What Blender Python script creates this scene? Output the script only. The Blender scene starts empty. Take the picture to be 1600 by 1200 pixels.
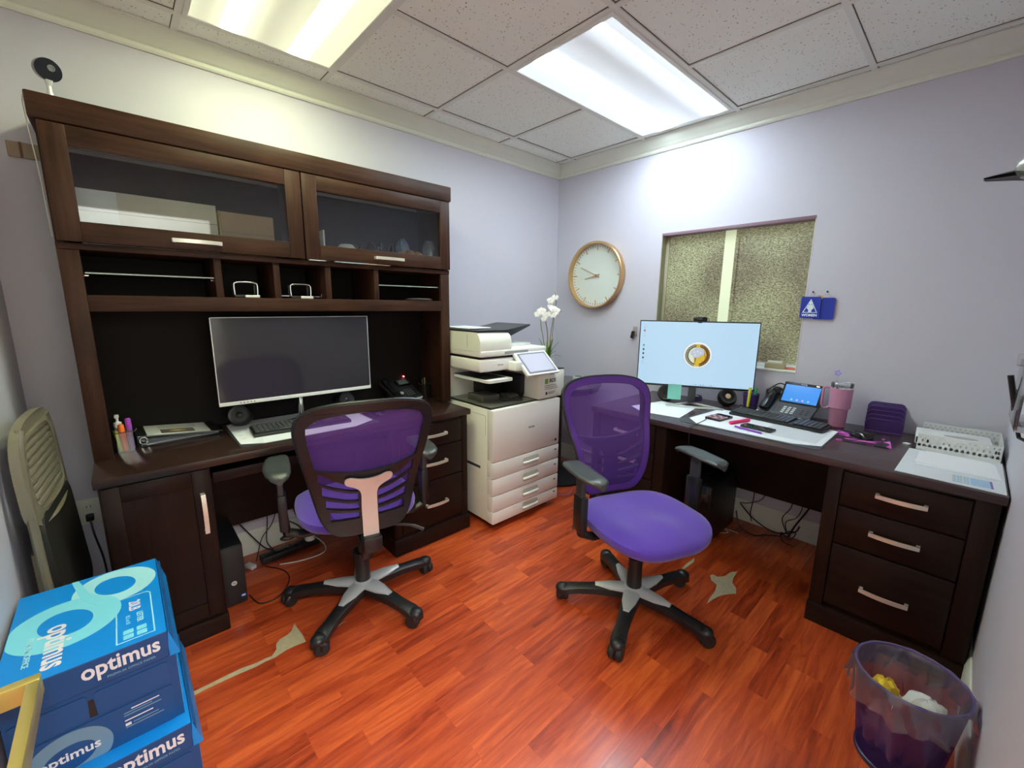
import bpy, bmesh, math, random
from math import exp as exp_
from math import pi, sin, cos, radians as R, sqrt, atan2
from mathutils import Vector, Matrix
from mathutils.geometry import tessellate_polygon
random.seed(7)
S = bpy.context.scene
COL = S.collection

# ------------------------------------------------------------------ camera
YAW, PITCH, ROLL, FPX = .8237, -.1846, .0115, 663.047
cd = bpy.data.cameras.new('camera'); cam = bpy.data.objects.new('camera', cd); COL.objects.link(cam)
F_ = Vector((-sin(YAW)*cos(PITCH), cos(YAW)*cos(PITCH), sin(PITCH)))
R_ = Vector((cos(YAW), sin(YAW), 0)); U_ = R_.cross(F_)
R2 = R_*cos(ROLL)+U_*sin(ROLL); U2 = -R_*sin(ROLL)+U_*cos(ROLL)
cam.matrix_world = Matrix(((R2.x, U2.x, -F_.x, 2.5588), (R2.y, U2.y, -F_.y, -2.8883), (R2.z, U2.z, -F_.z, 1.3744), (0, 0, 0, 1)))
cd.sensor_width = 36; cd.lens = FPX/1600*36; cd.clip_start = .02
S.camera = cam
# ------------------------------------------------------------------ world / exposure
w = bpy.data.worlds.new('world'); S.world = w; w.use_nodes = True
w.node_tree.nodes['Background'].inputs[0].default_value = (.8, .85, 1, 1)
w.node_tree.nodes['Background'].inputs[1].default_value = .3
S.view_settings.view_transform = 'Standard'; S.view_settings.look = 'None'
S.view_settings.gamma = 1; S.view_settings.use_curve_mapping = False
S.view_settings.exposure = 2.78
EM = 1/2**2.78   # emission that shows at its own value after the exposure
LIGHT_K = .98
hl = bpy.data.lights.new('added_fill_light', 'AREA'); hl.shape = 'RECTANGLE'; hl.size = .6; hl.size_y = 1.2; hl.energy = 12; hl.color = (.96, .97, 1)
ho = bpy.data.objects.new('added_fill_light', hl); COL.objects.link(ho); ho.location = (3.40, -2.66, 2.44)  # lamp out of view, added to brighten the room

# ------------------------------------------------------------------ materials
MATS = {}
def mat(name, col, rough=.5, metal=0, coat=0, emit=None, estr=1, noise=0, nscale=30, bump=0, bscale=200, spec=None, trans=0, alpha=1, sheen=0):
    if name in MATS: return MATS[name]
    m = bpy.data.materials.new(name); m.use_nodes = True; MATS[name] = m
    nt = m.node_tree; b = nt.nodes['Principled BSDF']
    c = (*col, 1)
    b.inputs['Base Color'].default_value = c; b.inputs['Roughness'].default_value = rough
    b.inputs['Metallic'].default_value = metal; b.inputs['Coat Weight'].default_value = coat
    b.inputs['Coat Roughness'].default_value = .15
    b.inputs['Transmission Weight'].default_value = trans; b.inputs['Alpha'].default_value = alpha
    b.inputs['Sheen Weight'].default_value = sheen
    if spec is not None: b.inputs['Specular IOR Level'].default_value = spec
    if emit: b.inputs['Emission Color'].default_value = (*emit, 1); b.inputs['Emission Strength'].default_value = estr
    if noise or bump:
        tc = nt.nodes.new('ShaderNodeTexCoord')
        if noise:
            n = nt.nodes.new('ShaderNodeTexNoise'); n.inputs['Scale'].default_value = nscale; n.inputs['Detail'].default_value = 4
            nt.links.new(tc.outputs['Object'], n.inputs['Vector'])
            mx = nt.nodes.new('ShaderNodeMix'); mx.data_type = 'RGBA'
            mx.inputs['A'].default_value = tuple(x*(1-noise) for x in col)+(1,); mx.inputs['B'].default_value = tuple(min(1, x*(1+noise)) for x in col)+(1,)
            nt.links.new(n.outputs['Fac'], mx.inputs['Factor']); nt.links.new(mx.outputs['Result'], b.inputs['Base Color'])
        if bump:
            n = nt.nodes.new('ShaderNodeTexNoise'); n.inputs['Scale'].default_value = bscale
            nt.links.new(tc.outputs['Object'], n.inputs['Vector'])
            bp = nt.nodes.new('ShaderNodeBump'); bp.inputs['Strength'].default_value = bump; bp.inputs['Distance'].default_value = .002
            nt.links.new(n.outputs['Fac'], bp.inputs['Height']); nt.links.new(bp.outputs['Normal'], b.inputs['Normal'])
    return m

def nodes(m): return m.node_tree.nodes, m.node_tree.links, m.node_tree.nodes['Principled BSDF']

def wood(name, c1, c2, axis, rough=.35, coat=0.0):
    m = mat(name, c1, rough, coat=coat, spec=.16); N, L, b = nodes(m)
    tc = N.new('ShaderNodeTexCoord'); mp = N.new('ShaderNodeMapping'); n = N.new('ShaderNodeTexNoise')
    s = [55, 55, 55]; s[axis] = 3.5; mp.inputs['Scale'].default_value = s
    n.inputs['Scale'].default_value = 1; n.inputs['Detail'].default_value = 6; n.inputs['Roughness'].default_value = .65
    n2 = N.new('ShaderNodeTexNoise'); n2.inputs['Scale'].default_value = 5
    rp = N.new('ShaderNodeValToRGB'); rp.color_ramp.elements[0].position = .32; rp.color_ramp.elements[1].position = .68
    rp.color_ramp.elements[0].color = (*c1, 1); rp.color_ramp.elements[1].color = (*c2, 1)
    ad = N.new('ShaderNodeMath'); ad.operation = 'MULTIPLY_ADD'; ad.inputs[1].default_value = .35
    L.new(tc.outputs['Object'], mp.inputs[0]); L.new(mp.outputs[0], n.inputs['Vector']); L.new(tc.outputs['Object'], n2.inputs['Vector'])
    L.new(n2.outputs['Fac'], ad.inputs[0]); mul = N.new('ShaderNodeMath'); mul.operation = 'MULTIPLY'; mul.inputs[1].default_value = .65
    L.new(n.outputs['Fac'], mul.inputs[0]); L.new(mul.outputs[0], ad.inputs[2]); L.new(ad.outputs[0], rp.inputs[0]); L.new(rp.outputs[0], b.inputs['Base Color'])
    bp = N.new('ShaderNodeBump'); bp.inputs['Strength'].default_value = .12; bp.inputs['Distance'].default_value = .001
    L.new(n.outputs['Fac'], bp.inputs['Height']); L.new(bp.outputs[0], b.inputs['Normal'])
    return m

W1, W2 = (.010, .0055, .0045), (.026, .012, .0085)
WDY = wood('espresso_wood_y', W1, W2, 1); WDX = wood('espresso_wood_x', W1, W2, 0); WDZ = wood('espresso_wood_z', W1, W2, 2)
H1, H2 = (.020, .009, .0055), (.070, .030, .018)
HWY = wood('hutch_wood_y', H1, H2, 1, .42); HWZ = wood('hutch_wood_z', H1, H2, 2, .42)
TOPY = wood('desk_top_y', (.020, .011, .009), (.045, .022, .016), 1, .22, .3); TOPX = wood('desk_top_x', (.048, .030, .036), (.080, .050, .056), 0, .25, .3)
DARKIN = mat('dark_interior', (.012, .010, .009), .5)
WALL = mat('lavender_paint', (.565, .545, .615), .55, noise=.03, nscale=2, bump=.15, bscale=260)
CREAM = mat('cream_trim', (.72, .74, .64), .45)
WHITE = mat('white_plastic', (.80, .82, .78), .35)
PRN = mat('printer_body', (.80, .81, .70), .38, noise=.02, nscale=5)
PRNF = mat('printer_front', (.80, .78, .73), .35)
BLACK = mat('black_plastic', (.012, .012, .013), .38)
BLACKG = mat('black_gloss', (.008, .008, .010), .1)
GREY = mat('grey_rubber', (.045, .052, .050), .33, bump=.1, bscale=300)
DGREY = mat('dark_grey', (.045, .047, .05), .4)
SILVER = mat('silver_paint', (.62, .64, .63), .35, metal=.35)
CHAMP = mat('champagne_metal', (.66, .54, .47), .38, metal=.25)
NICKEL = mat('nickel', (.74, .70, .62), .3, metal=.55)
CHROME = mat('chrome', (.85, .86, .85), .12, metal=1)
PURPLE = mat('purple_fabric', (.088, .034, .36), .85, noise=.18, nscale=260, bump=.4, bscale=700, sheen=.3)
PURPLEM = mat('purple_metal', (.07, .025, .16), .4)
GOLD = mat('gold_metal', (.72, .56, .16), .3, metal=.65)
BRASS = mat('clock_brass', (.62, .40, .20), .3, metal=.75)
PAPER = mat('paper', (.80, .83, .86), .6)
PAPERG = mat('paper_print', (.45, .52, .56), .7)
RUBBER = mat('caster_rubber', (.015, .015, .016), .5)
CABLE = mat('black_cable', (.010, .010, .010), .45)
CREAMC = mat('white_cable', (.75, .72, .66), .5)

def glass(name, tint=(1, 1, 1), gl=.12, rough=.02, op=0.0, col=(.5, .5, .5)):
    m = bpy.data.materials.new(name); m.use_nodes = True; N = m.node_tree.nodes; L = m.node_tree.links; N.clear()
    o = N.new('ShaderNodeOutputMaterial'); t = N.new('ShaderNodeBsdfTransparent'); t.inputs[0].default_value = (*tint, 1)
    g = N.new('ShaderNodeBsdfGlossy'); g.inputs['Roughness'].default_value = rough
    fr = N.new('ShaderNodeFresnel'); fr.inputs[0].default_value = 1.45
    ad = N.new('ShaderNodeMath'); ad.operation = 'ADD'; ad.inputs[1].default_value = gl*.3; ad.use_clamp = True; L.new(fr.outputs[0], ad.inputs[0])
    mx = N.new('ShaderNodeMixShader'); L.new(ad.outputs[0], mx.inputs[0]); L.new(t.outputs[0], mx.inputs[1]); L.new(g.outputs[0], mx.inputs[2])
    last = mx
    if op:
        d = N.new('ShaderNodeBsdfDiffuse'); d.inputs[0].default_value = (*col, 1)
        m2 = N.new('ShaderNodeMixShader'); m2.inputs[0].default_value = op; L.new(mx.outputs[0], m2.inputs[1]); L.new(d.outputs[0], m2.inputs[2]); last = m2
    L.new(last.outputs[0], o.inputs[0]); MATS[name] = m; return m
GLASS = glass('clear_glass', (.93, .95, .95)); ACRYL = glass('clear_acrylic', (.97, .98, .98), .2, .05, .035, (.8, .85, .85))
SMOKE = glass('smoked_glass', (.55, .57, .58), .5, .05, .15, (.12, .12, .11))
BAG = glass('bag_film', (.97, .96, .98), .3, .22, .06, (.85, .82, .85))
FOIL = glass('film_wrap', (.9, .9, .95), .5, .15, .25, (.6, .65, .7))
def weave(name, col, op, scale=900):
    m = bpy.data.materials.new(name); m.use_nodes = True; N = m.node_tree.nodes; L = m.node_tree.links; b = N['Principled BSDF']
    b.inputs['Base Color'].default_value = (*col, 1); b.inputs['Roughness'].default_value = .7
    o = N['Material Output']; t = N.new('ShaderNodeBsdfTransparent'); mx = N.new('ShaderNodeMixShader')
    tr = N.new('ShaderNodeBsdfTranslucent'); tr.inputs[0].default_value = (*col, 1); m0 = N.new('ShaderNodeMixShader'); m0.inputs[0].default_value = .3
    t.inputs[0].default_value = (.82, .68, 1, 1)
    mx.inputs[0].default_value = op
    L.new(b.outputs[0], m0.inputs[1]); L.new(tr.outputs[0], m0.inputs[2]); L.new(t.outputs[0], mx.inputs[1]); L.new(m0.outputs[0], mx.inputs[2]); L.new(mx.outputs[0], o.inputs[0])
    MATS[name] = m; return m
MESHP = weave('purple_mesh', (.17, .065, .40), .50); MESHB = weave('purple_mesh_dense', (.14, .045, .34), .93)
MESHO = weave('purple_wire_mesh', (.085, .032, .19), .80)

# ------------------------------------------------------------------ mesh builder
def Tr(x, y, z): return Matrix.Translation((x, y, z))
def Rx(a): return Matrix.Rotation(a, 4, 'X')
def Ry(a): return Matrix.Rotation(a, 4, 'Y')
def Rz(a): return Matrix.Rotation(a, 4, 'Z')
TXT = {}
class MB:
    def __init__(s): s.bm = bmesh.new(); s.m = []
    def mi(s, m):
        if m not in s.m: s.m.append(m)
        return s.m.index(m)
    def _own(s, faces, m):
        i = s.mi(m)
        for f in faces: f.material_index = i
    def box(s, x0, x1, y0, y1, z0, z1, m, bev=0, M=None, seg=2):
        if x1 < x0: x0, x1 = x1, x0
        if y1 < y0: y0, y1 = y1, y0
        if z1 < z0: z0, z1 = z1, z0
        A = Tr((x0+x1)/2, (y0+y1)/2, (z0+z1)/2) @ Matrix.Diagonal((x1-x0, y1-y0, z1-z0, 1))
        if M is not None: A = M @ A
        vs = bmesh.ops.create_cube(s.bm, size=1, matrix=A)['verts']
        fs = list({f for v in vs for f in v.link_faces}); s._own(fs, m)
        if bev:
            es = list({e for v in vs for e in v.link_edges})
            r = bmesh.ops.bevel(s.bm, geom=es, offset=bev, segments=seg, affect='EDGES', profile=.5)
            s._own(r['faces'], m)
        return s
    def verts_faces(s, V, Fs, m, M=None):
        vs = [s.bm.verts.new(M @ Vector(v) if M is not None else v) for v in V]; out = []
        for f in Fs:
            try: out.append(s.bm.faces.new([vs[i] for i in f]))
            except ValueError: pass
        s._own(out, m); return vs
    def grid(s, rows, m, M=None, wrapu=False, wrapv=False, caps=False):
        nr, nc = len(rows), len(rows[0]); V = [p for r in rows for p in r]; Fs = []
        for i in range(nr if wrapv else nr-1):
            for j in range(nc if wrapu else nc-1):
                a = i*nc+j; b = i*nc+(j+1) % nc; c = ((i+1) % nr)*nc+(j+1) % nc; d = ((i+1) % nr)*nc+j; Fs.append((a, b, c, d))
        if caps: Fs.append(tuple(range(nc))[::-1]); Fs.append(tuple((nr-1)*nc+j for j in range(nc)))
        s.verts_faces(V, Fs, m, M); return s
    def lathe(s, prof, m, M=None, seg=28, caps=True, a0=0):
        rows = [[(max(r, 1e-5)*cos(a0+2*pi*j/seg), max(r, 1e-5)*sin(a0+2*pi*j/seg), z) for j in range(seg)] for r, z in prof]
        return s.grid(rows, m, M, wrapu=True, caps=caps)
    def tube(s, pts, r, m, seg=8, closed=False, M=None, sx=1):
        P = [Vector(p) for p in pts]; n = len(P); rows = []
        rr = r if isinstance(r, (list, tuple)) else [r]*n
        up = None
        for i, p in enumerate(P):
            if closed: t = (P[(i+1) % n]-P[i-1])
            else: t = (P[min(i+1, n-1)]-P[max(i-1, 0)])
            t.normalize()
            if up is None: up = Vector((0, 0, 1)) if abs(t.z) < .9 else Vector((0, 1, 0))
            u = up-t*up.dot(t)
            if u.length < 1e-4: u = t.orthogonal()
            u.normalize(); up = u; v = t.cross(u)
            rows.append([tuple(p+(u*cos(2*pi*j/seg)+v*sin(2*pi*j/seg)*sx)*rr[i]) for j in range(seg)])
        return s.grid(rows, m, M, wrapu=True, wrapv=closed, caps=not closed)
    def cyl(s, p0, p1, r, m, r2=None, seg=20, M=None):
        return s.tube([p0, p1], [r, r if r2 is None else r2], m, seg, M=M)
    def prism(s, poly, h, m, M=None, holes=()):
        loops = [list(poly)]+[list(h_) for h_ in holes]
        V = [Vector((x, y, 0)) for lp in loops for x, y in lp]
        tris = tessellate_polygon([[Vector((x, y, 0)) for x, y in lp] for lp in loops]) if holes else None
        n = len(V); VV = [tuple(v) for v in V]+[(v.x, v.y, h) for v in V]; Fs = []
        if holes:
            for a, b, c in tris: Fs += [(a, b, c), (c+n, b+n, a+n)]
        else: Fs += [tuple(range(n))[::-1], tuple(i+n for i in range(n))]
        o = 0
        for lp in loops:
            k = len(lp)
            for i in range(k): Fs.append((o+i, o+(i+1) % k, o+(i+1) % k+n, o+i+n))
            o += k
        s.verts_faces(VV, Fs, m, M); return s
    def flat(s, poly, m, M=None):
        s.verts_faces([(x, y, 0) for x, y in poly], [tuple(range(len(poly)))], m, M); return s
    def ball(s, c, r, m, sc=(1, 1, 1), M=None, seg=20):
        A = Tr(*c) @ Matrix.Diagonal((*[r*k for k in sc], 1))
        if M is not None: A = M @ A
        vs = bmesh.ops.create_uvsphere(s.bm, u_segments=seg, v_segments=seg//2, radius=1, matrix=A)['verts']
        s._own(list({f for v in vs for f in v.link_faces}), m); return s
    def text(s, txt, size, m, M, align='CENTER', bold=0, ext=0.0003, sx=1):
        c = bpy.data.curves.new('t', 'FONT'); c.body = txt; c.size = size; c.align_x = align; c.align_y = 'CENTER'; c.extrude = ext; c.offset = bold; c.resolution_u = 3
        o = bpy.data.objects.new('t', c); me = o.to_mesh()
        V = [(v.co.x*sx, v.co.y, v.co.z) for v in me.vertices]; Fs = [tuple(p.vertices) for p in me.polygons]
        o.to_mesh_clear(); bpy.data.objects.remove(o); bpy.data.curves.remove(c)
        s.verts_faces(V, Fs, m, M); return s
    def build(s, name, parent=None, off=None, smooth=True, label=None, kind=None, group=None, M=None, norm=True):
        bm = s.bm
        if off is None and parent is not None and parent.get('_w'): off = parent.location
        if M is not None: bmesh.ops.transform(bm, matrix=M, verts=bm.verts)
        if off is not None: bmesh.ops.translate(bm, vec=-Vector(off), verts=bm.verts)
        if norm: bmesh.ops.recalc_face_normals(bm, faces=bm.faces)
        me = bpy.data.meshes.new(name); bm.to_mesh(me); bm.free()
        for m in s.m: me.materials.append(m)
        if smooth:
            for p in me.polygons: p.use_smooth = True
            me.set_sharp_from_angle(angle=R(38))
        o = bpy.data.objects.new(name, me); COL.objects.link(o)
        if parent is not None: o.parent = parent
        if label: o['label'] = label
        if kind: o['kind'] = kind
        return o
def thing(name, label, cat, loc=(0, 0, 0), rz=0, group=None, world=False):
    o = bpy.data.objects.new(name, None); COL.objects.link(o); o.location = loc; o.rotation_euler = (0, 0, rz)
    o.empty_display_size = .05; o['label'] = label; o['category'] = cat
    if group: o['group'] = group
    if world: o['_w'] = 1
    return o
def solo(mb, name, label, cat, loc, rz=0, group=None, smooth=True):
    o = mb.build(name, smooth=smooth); o.location = loc; o.rotation_euler = (0, 0, rz); o['label'] = label; o['category'] = cat
    if group: o['group'] = group
    return o
def arc(cx, cy, r, a0, a1, n, ry=None):
    ry = r if ry is None else ry
    return [(cx+r*cos(a0+(a1-a0)*i/n), cy+ry*sin(a0+(a1-a0)*i/n)) for i in range(n+1)]
def rrect(x0, x1, y0, y1, r, n=5):
    return arc(x1-r, y1-r, r, 0, pi/2, n)+arc(x0+r, y1-r, r, pi/2, pi, n)+arc(x0+r, y0+r, r, pi, 1.5*pi, n)+arc(x1-r, y0+r, r, 1.5*pi, 2*pi, n)
def spline(P, n=6, closed=True):
    out = []; k = len(P)
    for i in range(k if closed else k-1):
        g = lambda j: Vector(P[j % k] if closed else P[max(0, min(k-1, j))])
        p0, p1, p2, p3 = g(i-1), g(i), g(i+1), g(i+2)
        for j in range(n):
            t = j/n; out.append(tuple(.5*((2*p1)+(p2-p0)*t+(2*p0-5*p1+4*p2-p3)*t*t+(3*p1-p0-3*p2+p3)*t**3)))
    if not closed: out.append(tuple(P[-1]))
    return out

# ------------------------------------------------------------------ room shell
RX, RY, H = 2.7225, -3.196, 2.5008
def floor_mat():
    m = mat('laminate_floor', (.4, .08, .02), .28, coat=.25); N, L, b = nodes(m)
    tc = N.new('ShaderNodeTexCoord'); mp = N.new('ShaderNodeMapping'); mp.inputs['Rotation'].default_value = (0, 0, pi/2)
    L.new(tc.outputs['Object'], mp.inputs[0])
    br = N.new('ShaderNodeTexBrick'); br.offset = .37; br.offset_frequency = 3; br.squash = 1
    br.inputs['Color1'].default_value = (0, 0, 0, 1); br.inputs['Color2'].default_value = (1, 1, 1, 1); br.inputs['Mortar'].default_value = (.35, .35, .35, 1)
    br.inputs['Scale'].default_value = 1; br.inputs['Mortar Size'].default_value = .0006; br.inputs['Brick Width'].default_value = .37; br.inputs['Row Height'].default_value = .066
    L.new(mp.outputs[0], br.inputs['Vector'])
    m2 = N.new('ShaderNodeMapping'); m2.inputs['Scale'].default_value = (38, 3.2, 1); L.new(tc.outputs['Object'], m2.inputs[0])
    ad = N.new('ShaderNodeVectorMath'); ad.operation = 'ADD'; L.new(m2.outputs[0], ad.inputs[0])
    sc = N.new('ShaderNodeVectorMath'); sc.operation = 'SCALE'; sc.inputs[3].default_value = 13; L.new(br.outputs['Color'], sc.inputs[0]); L.new(sc.outputs[0], ad.inputs[1])
    n = N.new('ShaderNodeTexNoise'); n.inputs['Scale'].default_value = 1; n.inputs['Detail'].default_value = 7; n.inputs['Roughness'].default_value = .6; n.inputs['Distortion'].default_value = .9
    L.new(ad.outputs[0], n.inputs['Vector'])
    mx = N.new('ShaderNodeMath'); mx.operation = 'MULTIPLY_ADD'; mx.inputs[1].default_value = .24
    sub = N.new('ShaderNodeMath'); sub.operation = 'MULTIPLY'; sub.inputs[1].default_value = 1.0; L.new(n.outputs['Fac'], sub.inputs[0])
    L.new(br.outputs['Color'], mx.inputs[0]); L.new(sub.outputs[0], mx.inputs[2])
    rp = N.new('ShaderNodeValToRGB'); e = rp.color_ramp.elements; e[0].position = .3; e[0].color = (.15, .016, .005, 1); e[1].position = .82; e[1].color = (.64, .115, .028, 1)
    k = e.new(.55); k.color = (.39, .050, .014, 1)
    L.new(mx.outputs[0], rp.inputs[0]); L.new(rp.outputs[0], b.inputs['Base Color'])
    bp = N.new('ShaderNodeBump'); bp.inputs['Strength'].default_value = .06; bp.inputs['Distance'].default_value = .001; L.new(n.outputs['Fac'], bp.inputs['Height']); L.new(bp.outputs[0], b.inputs['Normal'])
    return m
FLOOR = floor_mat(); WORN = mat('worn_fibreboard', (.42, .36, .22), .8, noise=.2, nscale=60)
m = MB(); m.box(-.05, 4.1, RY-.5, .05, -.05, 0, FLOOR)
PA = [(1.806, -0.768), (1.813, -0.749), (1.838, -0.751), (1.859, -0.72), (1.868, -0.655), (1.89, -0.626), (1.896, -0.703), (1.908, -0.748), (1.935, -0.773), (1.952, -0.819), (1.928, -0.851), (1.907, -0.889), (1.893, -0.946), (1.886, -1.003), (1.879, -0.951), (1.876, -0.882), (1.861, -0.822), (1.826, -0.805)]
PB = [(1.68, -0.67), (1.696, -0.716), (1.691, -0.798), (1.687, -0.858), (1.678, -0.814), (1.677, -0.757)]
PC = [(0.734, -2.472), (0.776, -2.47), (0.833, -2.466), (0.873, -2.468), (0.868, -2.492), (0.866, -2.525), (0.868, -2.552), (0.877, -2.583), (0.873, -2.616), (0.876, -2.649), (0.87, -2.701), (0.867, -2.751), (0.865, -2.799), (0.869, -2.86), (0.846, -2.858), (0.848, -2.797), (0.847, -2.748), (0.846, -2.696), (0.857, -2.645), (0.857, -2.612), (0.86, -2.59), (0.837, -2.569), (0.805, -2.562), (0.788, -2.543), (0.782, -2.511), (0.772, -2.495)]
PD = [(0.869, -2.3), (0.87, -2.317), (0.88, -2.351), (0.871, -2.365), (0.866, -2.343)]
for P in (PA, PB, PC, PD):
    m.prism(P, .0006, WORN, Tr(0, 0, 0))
m.build('floor', kind='structure', smooth=False)

def ceil_mat():
    m = mat('ceiling_tile', (.86, .88, .82), .9); N, L, b = nodes(m)
    tc = N.new('ShaderNodeTexCoord'); n = N.new('ShaderNodeTexNoise'); n.inputs['Scale'].default_value = 115; n.inputs['Detail'].default_value = 2
    n2 = N.new('ShaderNodeTexVoronoi'); n2.inputs['Scale'].default_value = 75; n2.inputs['Randomness'].default_value = 1
    L.new(tc.outputs['Object'], n.inputs['Vector']); L.new(tc.outputs['Object'], n2.inputs['Vector'])
    a = N.new('ShaderNodeMath'); a.operation = 'MULTIPLY_ADD'; a.inputs[1].default_value = -.9; L.new(n2.outputs['Distance'], a.inputs[0]); L.new(n.outputs['Fac'], a.inputs[2])
    rp = N.new('ShaderNodeValToRGB'); e = rp.color_ramp.elements; e[0].position = .385; e[0].color = (.87, .90, .83, 1); e[1].position = .45; e[1].color = (.26, .22, .18, 1)
    L.new(a.outputs[0], rp.inputs[0]); L.new(rp.outputs[0], b.inputs['Base Color'])
    return m
m = MB(); m.box(-.05, 4.1, RY-.5, .05, H+.002, H+.06, ceil_mat()); m.build('ceiling', kind='structure', smooth=False)
GX = [.2291+.61*i for i in range(-0, 5)]; GY = [-.1287-.61*j for j in range(0, 6)]
TB = mat('tbar_paint', (.76, .78, .72), .5); SEAM = mat('tbar_shadow_gap', (.09, .07, .055), .9)
m = MB()
for x in GX:
    if x < RX: m.box(x-.012, x+.012, RY, 0, H-.006, H+.004, TB); m.box(x+.012, x+.0145, RY, 0, H-.0005, H+.004, SEAM)
for y in GY:
    if y > RY: m.box(0, RX, y-.012, y+.012, H-.0055, H+.004, TB); m.box(0, RX, y-.0145, y-.012, H-.0004, H+.004, SEAM)
m.build('trim_1', kind='structure', smooth=False)
# walls
m = MB(); m.box(-.06, 0, RY-.06, .06, 0, H+.05, WALL); m.build('wall_left', kind='structure', smooth=False)
m = MB(); m.box(RX, RX+.06, -2.2, .06, 0, H+.05, WALL); m.box(RX, RX+.06, RY-.06, -3.12, 0, H+.05, WALL); m.box(RX, RX+.06, -3.12, -2.2, 2.06, H+.05, WALL); m.build('wall_right', kind='structure', smooth=False)
m = MB()
for y0, y1, z0, z1 in ((-2.2, -2.13, 0, 2.12), (-3.19, -3.12, 0, 2.12), (-3.19, -2.13, 2.06, 2.13)): m.box(RX-.014, RX, y0, y1, z0, z1, CREAM, .003)
m.build('door_added', kind='structure')  # unseen doorway, added to let the fill light in
m = MB(); m.box(0, RX, RY-.06, RY, 0, H+.05, WALL); m.build('wall_front', kind='structure', smooth=False)
WX0, WX1, WZ0, WZ1 = .978, 1.883, 1.003, 1.877
m = MB()
m.box(0, WX0, 0, .12, 0, H+.05, WALL); m.box(WX1, RX, 0, .12, 0, H+.05, WALL); m.box(WX0, WX1, 0, .12, 0, WZ0, WALL); m.box(WX0, WX1, 0, .12, WZ1, H+.05, WALL)
m.build('wall_back', kind='structure', smooth=False)
m = MB(); m.box(4.02, 4.08, RY-.45, -1.6, 0, H+.05, CREAM); m.box(RX+.06, 4.08, RY-.5, RY-.45, 0, H+.05, CREAM); m.box(RX+.06, 4.08, -1.66, -1.6, 0, H+.05, CREAM); m.build('wall_added_hall', kind='structure', smooth=False)  # unseen hallway walls, added to bounce fill light into the room
# crown moulding and baseboards
def mould(prof, p0, p1, nrm, m_, mb):
    d = (Vector(p1)-Vector(p0)); n = Vector(nrm)
    rows = [[tuple(Vector(p)+n*a+Vector((0, 0, b))) for a, b in prof] for p in (p0, p1)]
    mb.grid(rows, m_, wrapu=True, caps=True)
CR = [(0, 0), (.089, 0), (.089, -.006), (.078, -.012), (.070, -.022), (.060, -.034), (.047, -.045), (.034, -.052), (.030, -.058), (.022, -.062), (.016, -.066), (.016, -.080), (.010, -.0876), (0, -.0876)]
for nm, p0, p1, nr in (('trim_2', (0, RY, H), (0, 0, H), (1, 0, 0)), ('trim_3', (0, 0, H), (RX, 0, H), (0, -1, 0)), ('trim_4', (RX, RY, H), (RX, 0, H), (-1, 0, 0)), ('trim_5', (0, RY, H), (RX, RY, H), (0, 1, 0))):
    m = MB(); mould(CR, p0, p1, nr, CREAM, m); m.build(nm, kind='structure')
BB = [(0, 0), (.016, 0), (.016, .10), (.012, .112), (.010, .12), (.006, .132), (0, .135)]
for nm, p0, p1, nr in (('baseboard_left', (0, RY, 0), (0, 0, 0), (1, 0, 0)), ('baseboard_back', (0, 0, 0), (RX, 0, 0), (0, -1, 0)), ('baseboard_right', (RX, -2.13, 0), (RX, 0, 0), (-1, 0, 0)), ('baseboard_front', (0, RY, 0), (RX, RY, 0), (0, 1, 0))):
    m = MB(); mould(BB, p0, p1, nr, CREAM, m); m.build(nm, kind='structure')
# window with obscure glass, glow of the lit room behind put into the pane
def rippled():
    m = mat('rippled_glass', (.3, .3, .2), .25); N, L, b = nodes(m)
    tc = N.new('ShaderNodeTexCoord'); mp = N.new('ShaderNodeMapping'); mp.inputs['Scale'].default_value = (95, 1, 230)
    n = N.new('ShaderNodeTexNoise'); n.inputs['Scale'].default_value = 1; n.inputs['Detail'].default_value = 1.5; n.inputs['Distortion'].default_value = 1.2
    L.new(tc.outputs['Object'], mp.inputs[0]); L.new(mp.outputs[0], n.inputs['Vector'])
    rp = N.new('ShaderNodeValToRGB'); e = rp.color_ramp.elements; e[0].position = .36; e[0].color = (.095, .092, .065, 1); e[1].position = .68; e[1].color = (.44, .45, .32, 1)
    L.new(n.outputs['Fac'], rp.inputs[0])
    # view behind the glass painted in as random pale and brownish areas
    n2 = N.new('ShaderNodeTexNoise'); n2.inputs['Scale'].default_value = 2.6; n2.inputs['Detail'].default_value = 0; L.new(tc.outputs['Object'], n2.inputs['Vector'])
    r2 = N.new('ShaderNodeValToRGB'); e = r2.color_ramp.elements; e[0].position = .38; e[0].color = (.62, .56, .50, 1); e[1].position = .6; e[1].color = (1, 1, .86, 1); L.new(n2.outputs['Fac'], r2.inputs[0])
    mx = N.new('ShaderNodeMix'); mx.data_type = 'RGBA'; mx.blend_type = 'MULTIPLY'; mx.inputs['Factor'].default_value = 1
    L.new(rp.outputs[0], mx.inputs['A']); L.new(r2.outputs[0], mx.inputs['B']); L.new(mx.outputs['Result'], b.inputs['Base Color'])
    bp = N.new('ShaderNodeBump'); bp.inputs['Strength'].default_value = .6; bp.inputs['Distance'].default_value = .002; L.new(n.outputs['Fac'], bp.inputs['Height']); L.new(bp.outputs[0], b.inputs['Normal'])
    b.inputs['Emission Strength'].default_value = .07; L.new(mx.outputs['Result'], b.inputs['Emission Color'])
    return m
RIP = rippled(); STILE = mat('frosted_edge', (.50, .54, .38), .3, emit=(.5, .56, .38), estr=.12); REV = mat('mauve_reveal', (.24, .15, .19), .5); OLV = mat('olive_frame', (.33, .31, .2), .5)  # pane and stile glow stand in for light from behind
wn = thing('window_1', 'interior sliding window with rippled glass', 'window', (1.43, .05, 1.0), world=True); wn['kind'] = 'structure'
m = MB()
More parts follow.
